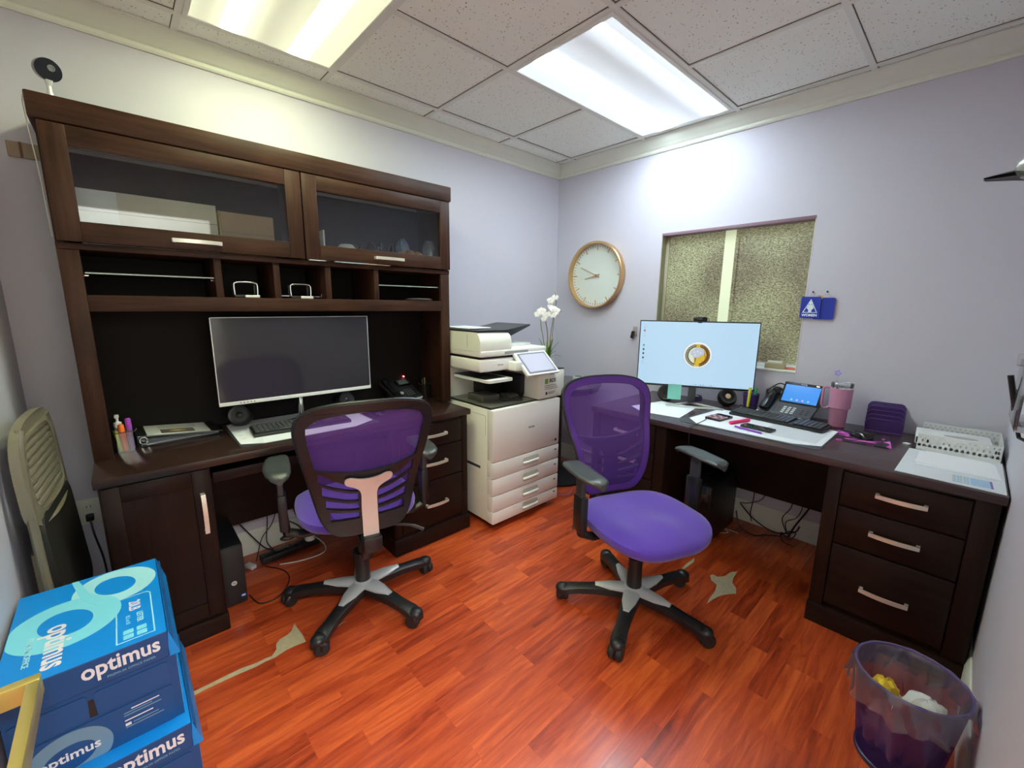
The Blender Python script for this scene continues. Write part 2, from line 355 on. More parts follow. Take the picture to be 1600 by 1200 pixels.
m.box(WX0, WX0+.006, -.003, .1, WZ0, WZ1, OLV); m.box(WX1-.003, WX1, -.002, .1, WZ0, WZ1, WHITE)
m.box(WX0, WX1, -.004, .1, WZ1-.02, WZ1, REV, .002); m.box(WX0+.006, WX0+.03, .05, .075, WZ0, WZ1, OLV, .003)
m.build('window_frame', wn)
m = MB(); m.box(WX0+.02, 1.47, .060, .066, WZ0, WZ1-.018, RIP); m.box(1.385, 1.45, .0575, .060, WZ0, WZ1-.018, STILE); m.build('pane', wn, smooth=False)
m = MB(); m.box(1.40, WX1, .070, .076, WZ0, WZ1-.018, RIP); m.build('pane', wn, smooth=False)
m = MB(); m.box(WX0, WX1, -.006, .05, WZ0-.004, WZ0+.008, WHITE, .002); m.box(WX0, WX1, .05, .1, WZ0, WZ0+.03, WHITE, .002); m.box(WX0, WX1, .056, .059, WZ0+.03, WZ0+.038, SILVER); m.build('window_sill', wn)
wn.pop('_w')

# ------------------------------------------------------------------ ceiling lights
def diffuser_mat(name, col, axis, peaks, base, k):
    m = bpy.data.materials.new(name); m.use_nodes = True; N = m.node_tree.nodes; L = m.node_tree.links; b = N['Principled BSDF']
    b.inputs['Base Color'].default_value = (.8, .8, .8, 1); b.inputs['Emission Color'].default_value = (*col, 1); b.inputs['Roughness'].default_value = .4
    tc = N.new('ShaderNodeTexCoord'); sp = N.new('ShaderNodeSeparateXYZ'); L.new(tc.outputs['Object'], sp.inputs[0])
    rp = N.new('ShaderNodeValToRGB'); e = rp.color_ramp.elements; rp.color_ramp.interpolation = 'EASE'
    mr = N.new('ShaderNodeMapRange'); mr.inputs[1].default_value = -.29; mr.inputs[2].default_value = .29; L.new(sp.outputs[axis], mr.inputs[0]); L.new(mr.outputs[0], rp.inputs[0])
    e[0].position = 0; e[0].color = (base,)*3+(1,); e[1].position = 1; e[1].color = (base,)*3+(1,)
    for p, v in peaks: x = e.new(p); x.color = (v, v, v, 1)
    mu = N.new('ShaderNodeMath'); mu.operation = 'MULTIPLY'; mu.inputs[1].default_value = k; L.new(rp.outputs[0], mu.inputs[0]); L.new(mu.outputs[0], b.inputs['Emission Strength'])
    return m
D1 = diffuser_mat('diffuser_warm', (.87, .95, .58), 1, [(.10, .008), (.20, .014), (.25, .85), (.29, .85), (.34, .016), (.48, .007), (.64, .011), (.72, .95), (.76, .95), (.81, .014)], .011, 9.8*LIGHT_K)
D2 = diffuser_mat('diffuser_cool', (.76, .91, 1.0), 0, [(.08, .012), (.20, .013), (.27, 1.0), (.33, 1.0), (.40, .018), (.50, .009), (.68, .0055), (.80, .012), (.83, .80), (.86, .80), (.90, .010)][:11], .011, 10.2*LIGHT_K)
for nm, x0, x1, y0, y1, D, lb in (('a', .241, 1.437, -2.557, -1.971, D1, 'greenish-yellow glowing troffer light above the left-hand desk'), ('b', .851, 1.437, -1.337, -.141, D2, 'cool white glowing troffer light running to the window wall')):
    c = ((x0+x1)/2, (y0+y1)/2, H-.012)
    t = thing('ceiling_light', lb, 'ceiling light', c, group='fluorescent troffer lights', world=True)
    m = MB(); fr = .018; m.prism([(x0, y0), (x1, y0), (x1, y1), (x0, y1)], .012, TB, Tr(0, 0, H-.011), holes=[[(x0+fr, y0+fr), (x1-fr, y0+fr), (x1-fr, y1-fr), (x0+fr, y1-fr)]])
    m.build('frame', t, smooth=False)
    m = MB(); m.box(x0+fr, x1-fr, y0+fr, y1-fr, H-.008, H-.004, D); m.build('diffuser', t, off=(c[0], c[1], c[2]))

# ------------------------------------------------------------------ furniture helpers
def bow_handle(name, parent, p, axis, L_, out, m_=NICKEL, label=None):
    """flat bowed bar pull; p centre on the face, axis 'x','y','z' along, out = outward unit vector"""
    ax = {'x': Vector((1, 0, 0)), 'y': Vector((0, 1, 0)), 'z': Vector((0, 0, 1))}[axis]; o = Vector(out); b = ax.cross(o)
    rows = []
    n = 10
    for i in range(n+1):
        t = i/n*2-1; c = Vector(p)+ax*(t*L_/2)+o*(.030-.010*t*t)
        rows.append([tuple(c+b*(.0075*sx)+o*(.004*sy)) for sx, sy in ((-1, -1), (1, -1), (1, 1), (-1, 1))])
    mb = MB(); mb.grid(rows, m_, wrapu=True, caps=True)
    for t in (-1, 1):
        c = Vector(p)+ax*(t*(L_/2-.006)); q = [c+ax*(.006*a)+b*(.0075*d) for a, d in ((-1, -1), (1, -1), (1, 1), (-1, 1))]
        mb.grid([[tuple(v) for v in q], [tuple(v+o*.022) for v in q]], m_, wrapu=True, caps=True)
    return mb.build(name, parent, label=label, off=(parent['_o'] if '_o' in parent else None) or (parent.location if parent.get('_w') else None))
def sub(mb, name, part, root, **k):
    """sub-part of a part whose mesh was written relative to the root's base"""
    return mb.build(name, part, off=tuple(root.location), **k)

# ------------------------------------------------------------------ left desk
d1 = thing('office_desk', 'dark espresso wooden desk standing under the glass-door hutch', 'desk', (.29, -2.2, 0), world=True, group=None)
m = MB(); m.box(.004, .583, -3.016, -1.392, .728, .76, TOPY, .003); m.build('desktop', d1)
m = MB(); m.box(.02, .565, -3.006, -2.683, .0, .728, WDZ, .002); m.box(.02, .585, -3.012, -2.680, 0, .075, WDY, .004); m.build('cabinet', d1)
m = MB()
m.box(.565, .578, -3.0, -2.95, .085, .722, WDZ, .002); m.box(.565, .578, -2.745, -2.688, .085, .722, WDZ, .002)
m.box(.565, .578, -2.95, -2.745, .66, .722, WDY, .002); m.box(.565, .578, -2.95, -2.745, .085, .15, WDY, .002); m.box(.565, .569, -2.95, -2.745, .15, .66, WDZ)
dr = m.build('door', d1)
def handle_on(part, root, p, axis, L_, out):
    ax = {'x': Vector((1, 0, 0)), 'y': Vector((0, 1, 0)), 'z': Vector((0, 0, 1))}[axis]; o = Vector(out); b = ax.cross(o); mb = MB(); rows = []
    for i in range(11):
        t = i/10*2-1; c = Vector(p)+ax*(t*L_/2)+o*(.030-.010*t*t)
        rows.append([tuple(c+b*(.0075*sx)+o*(.004*sy)) for sx, sy in ((-1, -1), (1, -1), (1, 1), (-1, 1))])
    mb.grid(rows, NICKEL, wrapu=True, caps=True)
    for t in (-1, 1):
        c = Vector(p)+ax*(t*(L_/2-.006)); q = [c+ax*(.006*a)+b*(.0075*d) for a, d in ((-1, -1), (1, -1), (1, 1), (-1, 1))]
        mb.grid([[tuple(v) for v in q], [tuple(v+o*.022) for v in q]], NICKEL, wrapu=True, caps=True)
    return sub(mb, 'handle', part, root, label='brushed nickel bar handle')
handle_on(dr, d1, (.578, -2.718, .546), 'z', .165, (1, 0, 0))
m = MB(); m.box(.02, .560, -1.905, -1.412, 0, .728, WDZ, .002); m.box(.02, .585, -1.912, -1.404, 0, .092, WDY, .004)
m.box(.56, .572, -1.905, -1.862, .092, .728, WDZ, .002); m.box(.56, .572, -1.452, -1.412, .092, .728, WDZ, .002); m.build('drawer_pedestal', d1)
for z0, z1, hz in ((.580, .712, .650), (.384, .572, .486), (.112, .376, .238)):
    m = MB(); m.box(.56, .574, -1.858, -1.456, z0, z1, WDY, .003); dd = m.build('drawer', d1)
    handle_on(dd, d1, (.574, -1.64, hz), 'y', .145, (1, 0, 0))
m = MB(); m.box(.045, .062, -2.683, -1.905, .215, .728, WDY); m.build('modesty_panel', d1)
m = MB(); m.box(.20, .535, -2.675, -1.915, .655, .668, WDY, .002); m.box(.535, .548, -2.675, -1.915, .648, .69, WDY, .003); m.build('keyboard_tray', d1)

# ------------------------------------------------------------------ hutch
HX = .334; YL, YR = -3.015, -1.363
hu = thing('desk_hutch', 'tall dark brown hutch with two framed glass doors above the black monitor', 'hutch', (.17, -2.19, .76), world=True)
m = MB(); m.box(.012, HX+.018, YL-.012, YR+.012, 1.967, 2.049, HWY, .006); m.build('cornice', hu)
for y0, y1 in ((YL, YL+.022), (YR-.022, YR)):
    m = MB(); m.box(.012, HX-.012, y0, y1, .7605, 1.967, HWZ, .001); m.build('side_panel', hu)
m = MB(); m.box(HX-.022, HX, YL, YL+.058, .7605, 1.552, HWZ, .002); m.box(HX-.022, HX, YR-.06, YR, .7605, 1.552, HWZ, .002)
m.box(HX-.02, HX+.004, YL, YR, 1.552, 1.574, HWY, .002); m.build('face_frame', hu)
m = MB(); m.box(.014, .022, YL+.022, YR-.022, .7605, 1.95, mat('back_panel', (.012, .0095, .008), .6, spec=.15)); m.build('back_panel', hu)
m = MB(); m.box(.022, HX-.02, YL+.022, YR-.022, 1.552, 1.572, HWY); m.build('cabinet_floor', hu)
m = MB(); m.box(.022, HX-.02, YL+.022, YR-.022, 1.374, 1.392, HWY); m.box(HX-.022, HX-.002, YL+.058, YR-.06, 1.332, 1.392, HWY, .002); m.build('cubby_shelf', hu)
for y in (-2.544, -2.317, -2.084, -1.830):
    m = MB(); m.box(.022, HX-.006, y-.0135, y+.0135, 1.392, 1.552, HWZ, .001); m.build('divider', hu)
m = MB(); m.box(.022, HX-.02, -2.20, -2.184, 1.572, 1.967, HWZ); m.build('partition', hu)
for y0, y1 in ((-2.953, -2.558), (-1.816, -1.425)):
    m = MB(); m.box(.03, HX-.03, y0, y1, 1.470, 1.475, GLASS); m.box(HX-.031, HX-.0295, y0, y1, 1.470, 1.475, mat('glass_edge', (.35, .42, .38), .2)); m.build('glass_shelf', hu)
    for yy in (y0, y1): m = MB(); m.cyl((HX-.06, yy-.008, 1.464), (HX-.06, yy+.008, 1.464), .005, CHROME); m.build('shelf_pin', hu)
for y0, y1, hy in ((-3.008, -2.193, -2.608), (-2.187, -1.367, -1.766)):
    m = MB(); z0, z1 = 1.578, 1.962; sw = .066; g0, g1, q0, q1 = y0+sw, y1-sw, z0+sw+.004, z1-sw
    m.box(HX, HX+.020, y0, g0, z0, z1, HWZ, .002); m.box(HX, HX+.020, g1, y1, z0, z1, HWZ, .002)
    m.box(HX, HX+.0195, g0, g1, q1, z1, HWY, .002); m.box(HX, HX+.0195, g0, g1, z0, q0, HWY, .002)
    d_ = m.build('door', hu)
    m = MB(); m.box(HX+.006, HX+.010, g0, g1, q0, q1, GLASS); sub(m, 'glass_pane', d_, hu)
    handle_on(d_, hu, (HX+.020, hy, 1.610), 'y', .165, (1, 0, 0))
for y in (-2.52, -1.78): m = MB(); m.lathe([(.0, 0), (.035, 0), (.035, -.008), (.028, -.012), (0, -.012)], SILVER, Tr(.27, y, 1.966)); m.build('puck_light', hu)

# ------------------------------------------------------------------ right desk
d2 = thing('office_desk', 'dark espresso wooden desk along the window wall with purple accessories', 'desk', (1.86, -.4, 0), world=True)
m = MB(); m.box(1.0, 2.7175, -.768, -.018, .728, .76, TOPX, .003); m.build('desktop', d2)
for x0, x1, hx in ((1.012, 1.50, 1.2575), (2.224, 2.708, 2.4615)):
    m = MB(); m.box(x0, x1, -.745, -.03, 0, .728, WDZ, .002); m.box(x0-.004, x1+.004, -.765, -.03, 0, .092, WDX, .004)
    m.box(x0, x0+.05, -.757, -.745, .092, .728, WDZ, .002); m.box(x1-.062, x1, -.757, -.745, .092, .728, WDZ, .002); m.build('drawer_pedestal', d2)
    for z0, z1, hz in ((.574, .716, .653), (.404, .566, .49), (.118, .396, .242)):
        m = MB(); m.box(x0+.054, x1-.066, -.760, -.745, z0, z1, WDX, .003); dd = m.build('drawer', d2)
        handle_on(dd, d2, (hx, -.760, hz), 'x', .150, (0, -1, 0))
m = MB(); m.box(1.5, 2.224, -.075, -.06, .235, .728, WDX); m.build('modesty_panel', d2)

# ------------------------------------------------------------------ left monitor
mo = thing('computer_monitor', 'large black-screened monitor switched off inside the hutch', 'monitor', (.25, -2.235, .76), world=True)
m = MB(); m.box(.278, .296, -2.592, -1.879, .906, 1.305, BLACK, .003); m.box(.262, .279, -2.5, -1.97, .95, 1.22, BLACK, .006); m.build('housing', mo)
m = MB(); m.box(.2955, .2985, -2.588, -1.883, .922, 1.302, mat('off_screen', (.030, .028, .036), .09, coat=.3)); m.build('screen', mo)
m = MB(); m.box(.2955, .300, -2.592, -1.879, .905, .922, WHITE, .001); m.box(.2965, .2995, -2.592, -2.5885, .922, 1.305, SILVER); m.box(.2965, .2995, -1.8825, -1.879, .922, 1.305, SILVER); m.box(.2965, .2995, -2.592, -1.879, 1.3025, 1.305, SILVER)
for k in range(5): m.box(.2998, .3006, -2.51+.014*k, -2.506+.014*k, .911, .916, DGREY)
m.build('bezel', mo, label='light grey lower bezel')
m = MB(); m.tube([(.235, -2.235, .766), (.24, -2.235, .85), (.262, -2.235, 1.0)], [.013, .013, .013], CHROME, 12)
m.build('stand_neck', mo)
m = MB(); m.tube([(.258, -2.44, .773), (.24, -2.33, .774), (.21, -2.235, .775), (.24, -2.14, .774), (.258, -2.03, .773)], .0075, BLACKG, 10); m.lathe([(0, 0), (.03, 0), (.026, .014), (0, .016)], CHROME, Tr(.235, -2.235, .7645)); m.build('stand_base', mo)

# ------------------------------------------------------------------ right monitor
A0 = Vector((1.098, -.42, 0)); A1 = Vector((1.705, -.105, 0)); mw = (A1-A0).length; ang = atan2(A1.y-A0.y, A1.x-A0.x); mc = (A0+A1)/2
mo = thing('computer_monitor', 'lit monitor with a gold laurel emblem on a pale blue screen', 'monitor', (mc.x, mc.y, .76), ang)
zb, zt = .872-.76, 1.288-.76; hw = mw/2
m = MB(); m.box(-hw, hw, 0, .018, zb, zt, BLACK, .003); m.box(-hw*.6, hw*.6, .016, .045, zb+.05, zt-.1, BLACK, .01); m.build('housing', mo)
SKY = mat('lit_screen', (.02, .02, .02), .25, emit=(.46, .68, .86), estr=1.0*EM)
m = MB(); m.box(-hw+.006, hw-.006, -.0012, .001, zb+.013, zt-.007, SKY); scr = m.build('screen', mo, smooth=False)
def emat(n, c, s=.9): return mat(n, (.01, .01, .01), .4, emit=c, estr=s*EM)
E_IV, E_GO, E_OR, E_BK, E_WH, E_LG, E_BL, E_RD, E_GN, E_GD = emat('px_ivory', (.82, .85, .62)), emat('px_gold', (.72, .50, .03)), emat('px_orange', (.60, .25, .015)), emat('px_black', (.012, .008, .008)), emat('px_white', (.9, .95, 1)), emat('px_lilac', (.55, .60, .72)), emat('px_blue', (.05, .15, .45)), emat('px_red', (.5, .04, .06)), emat('px_green', (.03, .35, .25)), emat('px_ring', (.36, .55, .68))
m = MB(); B = Tr(.012, -.0016, (zb+zt)/2+.0) @ Rx(pi/2)
def disc(mb, cx, cy, r, mt, z=0, n=40, ry=None, rot=0):
    ry = ry or r; mb.flat([(cx+r*cos(a)*cos(rot)-ry*sin(a)*sin(rot), cy+r*cos(a)*sin(rot)+ry*sin(a)*cos(rot)) for a in [2*pi*i/n for i in range(n)]], mt, B @ Tr(0, 0, z))
disc(m, 0, 0, .083, E_GD); disc(m, 0, 0, .081, E_WH, .0001); disc(m, 0, -.003, .074, E_IV, .0002)
m.flat([(0, .068)]+arc(0, -.002, .069, pi/2, -pi/2, 24)+[(0, -.071), (.01, -.03), (0, .0)], E_OR, B @ Tr(0, 0, .0003))
m.flat([(-.012, .067), (.012, .067), (.035, .05), (.042, .02), (.05, .0), (.046, -.005), (.046, -.012), (.042, -.03), (.028, -.035), (.024, -.05), (.006, -.072), (-.012, -.07), (-.018, -.05), (-.02, -.02), (-.02, .02)], E_GO, B @ Tr(0, 0, .0004))
hp = [(.034, .032), (.038, .015), (.040, .0), (.048, -.012), (.043, -.016), (.042, -.024), (.044, -.03), (.036, -.042), (.024, -.044)]
m.tube([(x, y, .0006) for x, y in spline(hp, 4, False)], .0011, E_BK, 4, M=B)
m.tube([(x, y, .0006) for x, y in spline([(-.038, -.04), (-.046, -.01), (-.040, .02), (-.015, .042), (.015, .045), (.034, .032)], 4, False)], .0009, E_GD, 4, M=B)
for cx, cy, r in ((-.020, .012, .020), (-.002, .025, .022), (.020, .018, .020), (.0, .005, .020), (-.012, -.008, .014)): disc(m, cx, cy, r, E_LG, .0008+cx*.001)
for cx, cy in ((-.02, .018), (0, .022), (.016, .014), (-.014, 0)): disc(m, cx, cy, .004, E_WH, .0012, 10)
m.flat([(-.020, -.012), (-.013, -.024), (-.013, -.045), (-.009, -.045), (-.009, -.024), (-.001, -.011), (-.006, -.018), (-.010, -.019), (-.014, -.019)], E_BK, B @ Tr(0, 0, .0014))
for side in (-1, 1):
    for k in range(15):
        a = R(-72+k*10.4)
        for dr_, tw in ((.006, .6), (-.004, -.5)):
            cx = side*(.0605+dr_)*cos(a); cy = (.0605+dr_)*sin(a)-.002; rot = a+pi/2+tw*1.0
            if side < 0: rot = pi-rot
            disc(m, cx, cy, .0088, E_BK, .0016, 8, ry=.0031, rot=rot)
e_ = m.build('emblem', scr, smooth=False); m = MB()
for k, (yy, c) in enumerate([(.165, E_LG), (.138, E_RD), (.110, E_LG), (.045, E_GN), (.018, E_BK), (-.008, E_BK), (-.036, E_BK), (-.062, E_LG)]):
    m.flat([(-hw+.014, yy), (-hw+.024, yy), (-hw+.024, yy+.010), (-hw+.014, yy+.010)], c, B @ Tr(0, 0, .0001)); m.flat([(-hw+.012, yy-.006), (-hw+.026, yy-.006), (-hw+.026, yy-.003), (-hw+.012, yy-.003)], E_GD, B @ Tr(0, 0, .0001))
m.build('desktop_icons', scr, smooth=False)['kind'] = 'stuff'; m = MB()
for k in range(9): m.flat([(-.03+.015*k, -.191), (-.024+.015*k, -.191), (-.024+.015*k, -.185), (-.03+.015*k, -.185)], (E_LG, E_GD, E_BL, E_GD, E_BK, E_BL, E_GD, E_GD, E_BL)[k], B @ Tr(0, 0, .0001))
for k in range(5): m.flat([(hw-.09+.014*k, -.190), (hw-.082+.014*k, -.190), (hw-.082+.014*k, -.187), (hw-.09+.014*k, -.187)], E_GD, B @ Tr(0, 0, .0001))
m.build('taskbar', scr, smooth=False)['kind'] = 'stuff'
m = MB(); m.box(-.022, .022, .008, .04, .014, .4, DGREY, .006); m.build('stand_neck', mo)
m = MB()
for a, b in (((-.14, -.09), (0, .05)), ((0, .05), (.17, -.09)), ((-.14, -.09), (.17, -.09))):
    p, q = Vector((*a, .006)), Vector((*b, .006)); d = (q-p); L_ = d.length; M_ = Tr(*((p+q)/2)) @ Rz(atan2(d.y, d.x)); m.box(-L_/2-.005, L_/2+.005, -.012, .012, -.005, .005, SILVER, .002, M=M_)
m.build('stand_base', mo)

# webcam on monitor
m = MB(); m.box(-.040, .040, -.018, .012, -.004, .026, BLACKG, .012, seg=4); m.lathe([(0, 0), (.007, 0), (.007, .002), (0, .003)], GREY, Tr(.004, -.018, .014) @ Rx(pi/2)); m.box(-.012, .012, -.006, .016, -.012, .004, BLACK, .003)
p_ = mc+Vector((cos(ang), sin(ang), 0))*(.010)
solo(m, 'webcam', 'black webcam clipped on the top edge of the lit monitor', 'webcam', (p_.x, p_.y, 1.289), ang)
# sticky note
m = MB(); rows = [[(x, -.002-.002*sin(3*z*20), z) for x in (-.04, -.02, 0, .02, .04)] for z in (-.085, -.06, -.03, 0, .012)]; m.grid(rows, mat('teal_note', (.22, .62, .52), .7)); m.grid([[(x, y+.0008, z) for x, y, z in r] for r in rows], MATS['teal_note'])
p_ = mc+Vector((cos(ang), sin(ang), 0))*(-.105)
solo(m, 'sticky_note', 'teal sticky note hanging from the bottom edge of the lit monitor', 'note', (p_.x+.002, p_.y-.003, .875), ang)

# ------------------------------------------------------------------ office chairs
OUT = [(.0, -.030), (.10, -.028), (.142, -.008), (.172, .045), (.190, .12), (.206, .20), (.224, .29), (.238, .365), (.245, .42), (.236, .468), (.198, .502), (.135, .518), (.07, .524)]
def sym(pts): return pts+[(-x, y) for x, y in reversed(pts) if x > .001]
OUTL = spline(sym(OUT[:1]+OUT[1:]+[(0, .525)]), 4)
def halfw(v):
    b = 0
    for i in range(len(OUTL)):
        (x0, y0), (x1, y1) = OUTL[i], OUTL[(i+1) % len(OUTL)]
        if (y0-v)*(y1-v) <= 0 and abs(y1-y0) > 1e-9: b = max(b, abs(x0+(x1-x0)*(v-y0)/(y1-y0)))
    return b
def back_pt(u, v, d=0):
    """local point on the curved backrest; d>0 towards the sitter"""
    return (u, -.235-.20*v-.10*max(0, v-.3)+.028*sin(min(1, v/.3)*pi)+.62*u*u+d, .505+v)
def office_chair(label, loc, rz, base_a, arm_dz=0, back_dz=0, seat=(0, 0)):
    t = thing('office_chair', label, 'chair', loc, rz, 'purple mesh office chairs')
    # star base, one piece with five spokes, silver caps
    m = MB()
    for k in range(5):
        a = base_a-rz+2*pi*k/5; M = Rz(a)
        sec = [(.02, .040, .034, .098), (.10, .034, .038, .100), (.18, .028, .036, .096), (.25, .026, .034, .088), (.295, .030, .034, .082), (.325, .031, .036, .074), (.345, .026, .034, .062)]
        rows = [[(x, -w_, z-h), (x, w_, z-h), (x, w_, z-.008), (x, w_*.55, z), (x, -w_*.55, z), (x, -w_, z-.008)] for x, w_, h, z in sec]
        m.grid(rows, BLACK, M, wrapu=True, caps=True)
        m.ball((.326, 0, .062), .031, BLACK, (1.05, 1.0, .72), M=M)
    b = m.build('star_base', t)
    m = MB()
    for k in range(5):
        a = base_a-rz+2*pi*k/5; M = Rz(a)
        rows = [[(x, -w_, z-.016), (x, w_, z-.016), (x, w_, z), (x, w_*.5, z+.007), (x, -w_*.5, z+.007), (x, -w_, z)] for x, w_, z in ((.0, .030, .100), (.05, .036, .1005), (.11, .030, .1010), (.175, .012, .099))]
        m.grid(rows, SILVER, M, wrapu=True, caps=True)
    m.lathe([(.0, .07), (.048, .07), (.048, .104), (.036, .112), (0, .112)], SILVER); m.build('silver_hub', b, off=(0, 0, 0), label='silver star-shaped hub cover')
    for k in range(5):
        a = base_a-rz+2*pi*k/5; p = (.325*cos(a), .325*sin(a)); tw = a+.9+k*1.3
        m = MB()
        for s_ in (-1, 1): m.lathe([(0, -.012), (.024, -.012), (.0295, -.006), (.0295, .006), (.024, .012), (0, .012)], RUBBER, Tr(*p, .0298) @ Rz(tw) @ Tr(.010, .0155*s_, 0) @ Rx(pi/2), seg=20)
        m.box(-.018, .026, -.006, .006, .012, .050, BLACK, .003, M=Tr(*p, 0) @ Rz(tw)); m.cyl((*p, .04), (*p, .068), .007, CHROME)
        m.build('caster', t)
    m = MB(); m.lathe([(0, .09), (.034, .09), (.031, .25), (.0, .25)], BLACK); m.lathe([(0, .25), (.014, .25), (.014, .40), (0, .40)], DGREY); m.build('gas_column', t)
    # tilt mechanism
    m = MB(); m.box(-.06, .06, -.10, .12, .385, .425, BLACK, .01); m.box(-.16, .16, -.02, .05, .405, .425, BLACK, .004); m.box(-.032, .032, -.27, -.08, .39, .408, BLACK, .004)
    m.cyl((-.028, -.12, .372), (.028, -.12, .372), .027, BLACK); m.box(-.022, .022, -.165, -.13, .30, .40, BLACK, .006)
    m.build('tilt_mechanism', t)
    m = MB(); m.tube(spline([(.05, -.02, .395), (.12, -.08, .392), (.20, -.12, .385), (.25, -.15, .365)], 4, False), [.006]*4+[.007]*5+[.009]*3+[.010], DGREY, 8, sx=.6); m.build('lever', t)
    m = MB(); m.tube(spline([(-.05, .04, .395), (-.18, .04, .39), (-.27, .03, .385)], 4, False), .006, BLACK); m.ball((-.29, .03, .383), .024, BLACK, (1.3, .6, .5)); m.build('lever', t)
    # seat
    NR, NA = 14, 56
    def so(a):   # outline radius, superellipse, wider in front
        ca, sa = cos(a), sin(a); n = 3.0; r = (abs(ca/.252)**n+abs(sa/.245)**n)**(-1/n); return r*(1-.02*max(0, -sa))
    def top(x, y):
        z = .484-.016*exp_(-((x*1.0)/.13)**2)*exp_(-((y+.05)/.13)**2)+.008*exp_(-(x/.05)**2)*exp_(-((y-.16)/.08)**2)-.010*exp_(-((abs(x)-.11)/.06)**2)*exp_(-((y-.08)/.12)**2)+.008*(abs(x)/.25)**2
        if y > .10: z -= .42*(y-.10)**2*5*.42
        return z
    rows = []
    for i in range(NR+1):
        f = i/NR; rows.append([(lambda x, y: (x, y, top(x, y)-.030*f**7))(f*so(2*pi*j/NA)*cos(2*pi*j/NA)+0, f*so(2*pi*j/NA)*sin(2*pi*j/NA)+.015) for j in range(NA)])
    for f, dz in ((1.012, -.042), (1.005, -.056), (.97, -.070), (.90, -.078), (.5, -.08), (.001, -.08)):
        rows.append([(f*so(2*pi*j/NA)*cos(2*pi*j/NA), f*so(2*pi*j/NA)*sin(2*pi*j/NA)+.015, top(.99*so(2*pi*j/NA)*cos(2*pi*j/NA), .99*so(2*pi*j/NA)*sin(2*pi*j/NA)+.015)+dz+.008*0) for j in range(NA)])
    m = MB(); m.grid(rows, PURPLE, Tr(0, seat[0], seat[1]), wrapu=True); m.build('seat_cushion', t)
    m = MB(); m.lathe([(0, -.088), (.19, -.088), (.225, -.074), (.232, -.056), (0, -.056)], BLACK, Tr(0, .01+seat[0], .478+seat[1]), seg=40); m.build('seat_pan', t)
    # arms
    for s_ in (-1, 1):
        ax = s_*.298; az = .700+arm_dz
        m = MB(); m.tube([(s_*.13, .0, .405), (s_*.24, .0, .402), (s_*.292, .0, .425), (s_*.300, .0, .50)], [.016, .017, .018, .018], BLACK, 10, sx=1.6)
        m.box(s_*.300-.017, s_*.300+.017, -.036, .036, .44, .60, BLACK, .008); m.box(s_*.302-.011, s_*.302+.011, -.026, .026, .58, az-.005, DGREY, .006); ar = m.build('armrest', t)
        m = MB(); rows = []
        for x, wd, zt in ((-.125, .012, -.012), (-.118, .030, -.004), (-.09, .042, .003), (-.03, .047, .004), (.04, .046, .002), (.09, .042, .003), (.118, .032, .002), (.130, .012, -.006)):
            wd *= 1.08; rows.append([(s_*.0+wd*cos(a)+s_*.01*cos(x*10), x*1.08, (.013 if sin(a) > 0 else .018)*sin(a)*(1-.25*(sin(a) > .8))+zt) for a in [2*pi*j/18 for j in range(18)]])
        m.grid(rows, GREY, Tr(ax, .02, az+.008), wrapu=True, caps=True); m.build('arm_pad', ar, off=(0, 0, 0), label='grey rubber arm pad')
    # back frame
    holes = []
    inset = .034
    up_ = [(u*(1-inset/max(.06, halfw(v))) if True else u, v) for u, v in OUTL]
    vals = [i/16 for i in range(17)]
    def edge(v): return halfw(v)-inset
    smile = lambda u: .235+.95*u*u
    topv = .552-.040
    left = []
    vs0 = smile(.19)
    Rt = [(edge(v), v) for v in [vs0+(.445-vs0)*i/6 for i in range(7)]]
    tp = spline([(edge(.445), .445), (.170, .474), (.10, .486), (0, .490), (-.10, .486), (-.170, .474), (-edge(.445), .445)], 3, False)[1:-1]
    Lt = [(-x, v) for x, v in reversed(Rt)]
    us = [-.17+.34*i/14 for i in range(15)]
    win = Rt+tp+Lt+[(u, smile(u)) for u in us]
    holes.append(win)
    for k, (v_in0, v_in1, v_o0, v_o1) in enumerate(((.150, .172, .205, .255), (.107, .140, .145, .190), (.070, .098, .092, .130), (.034, .060, .038, .076))):
        for s_ in (-1, 1):
            o0, o1 = edge((v_o0+v_o1)/2), edge((v_o0+v_o1)/2); q = []
            N_ = 6
            for i in range(N_+1):
                f = i/N_; u = .036+(o0-.036)*f; q.append((s_*u, v_in0+(v_o0-v_in0)*f**1.5))
            for i in range(N_+1):
                f = 1-i/N_; u = .036+(o0-.036)*f; q.append((s_*u, v_in1+(v_o1-v_in1)*f**1.5))
            holes.append(q)
    bmh = MB(); bmh.prism(OUTL, .016, BLACK, holes=holes)
    bmesh.ops.subdivide_edges(bmh.bm, edges=[e for e in bmh.bm.edges if e.calc_length() > .06], cuts=2)
    bmesh.ops.triangulate(bmh.bm, faces=bmh.bm.faces)
    for v in bmh.bm.verts: u, vv, d = v.co; v.co = Vector(back_pt(u, vv+back_dz, -.018+d*1.2-.4*0))
    bf = bmh.build('back_frame', t)
    m = MB(); rim = [back_pt(u*1.0, v+back_dz, .004) for u, v in OUTL]; m.tube(rim, .0075, BLACK, 8, closed=True); m.build('rim', bf, off=(0, 0, 0))
    # mesh cloth, denser where it is folded round the rim
    m = MB(); rows = []
    for i in range(29):
        v = -.022+.540*i/28; hw_ = halfw(v)-.002; rows.append([back_pt(hw_*(j/12-1), v+back_dz, .012) for j in range(25)])
    m.grid(rows, MESHP); m.build('mesh_panel', t)
    m = MB(); O = [back_pt(u*.99, v+back_dz, .0135) for u, v in OUTL]; I = [back_pt(u*(1-.034/max(.10, abs(u)+.04))*1.0 if abs(u) > .02 else u*.8, (v-.25)*.885+.252+back_dz, .0135) for u, v in OUTL]
    m.grid([O, I], MESHB, wrapu=True); m.build('mesh_border', t)
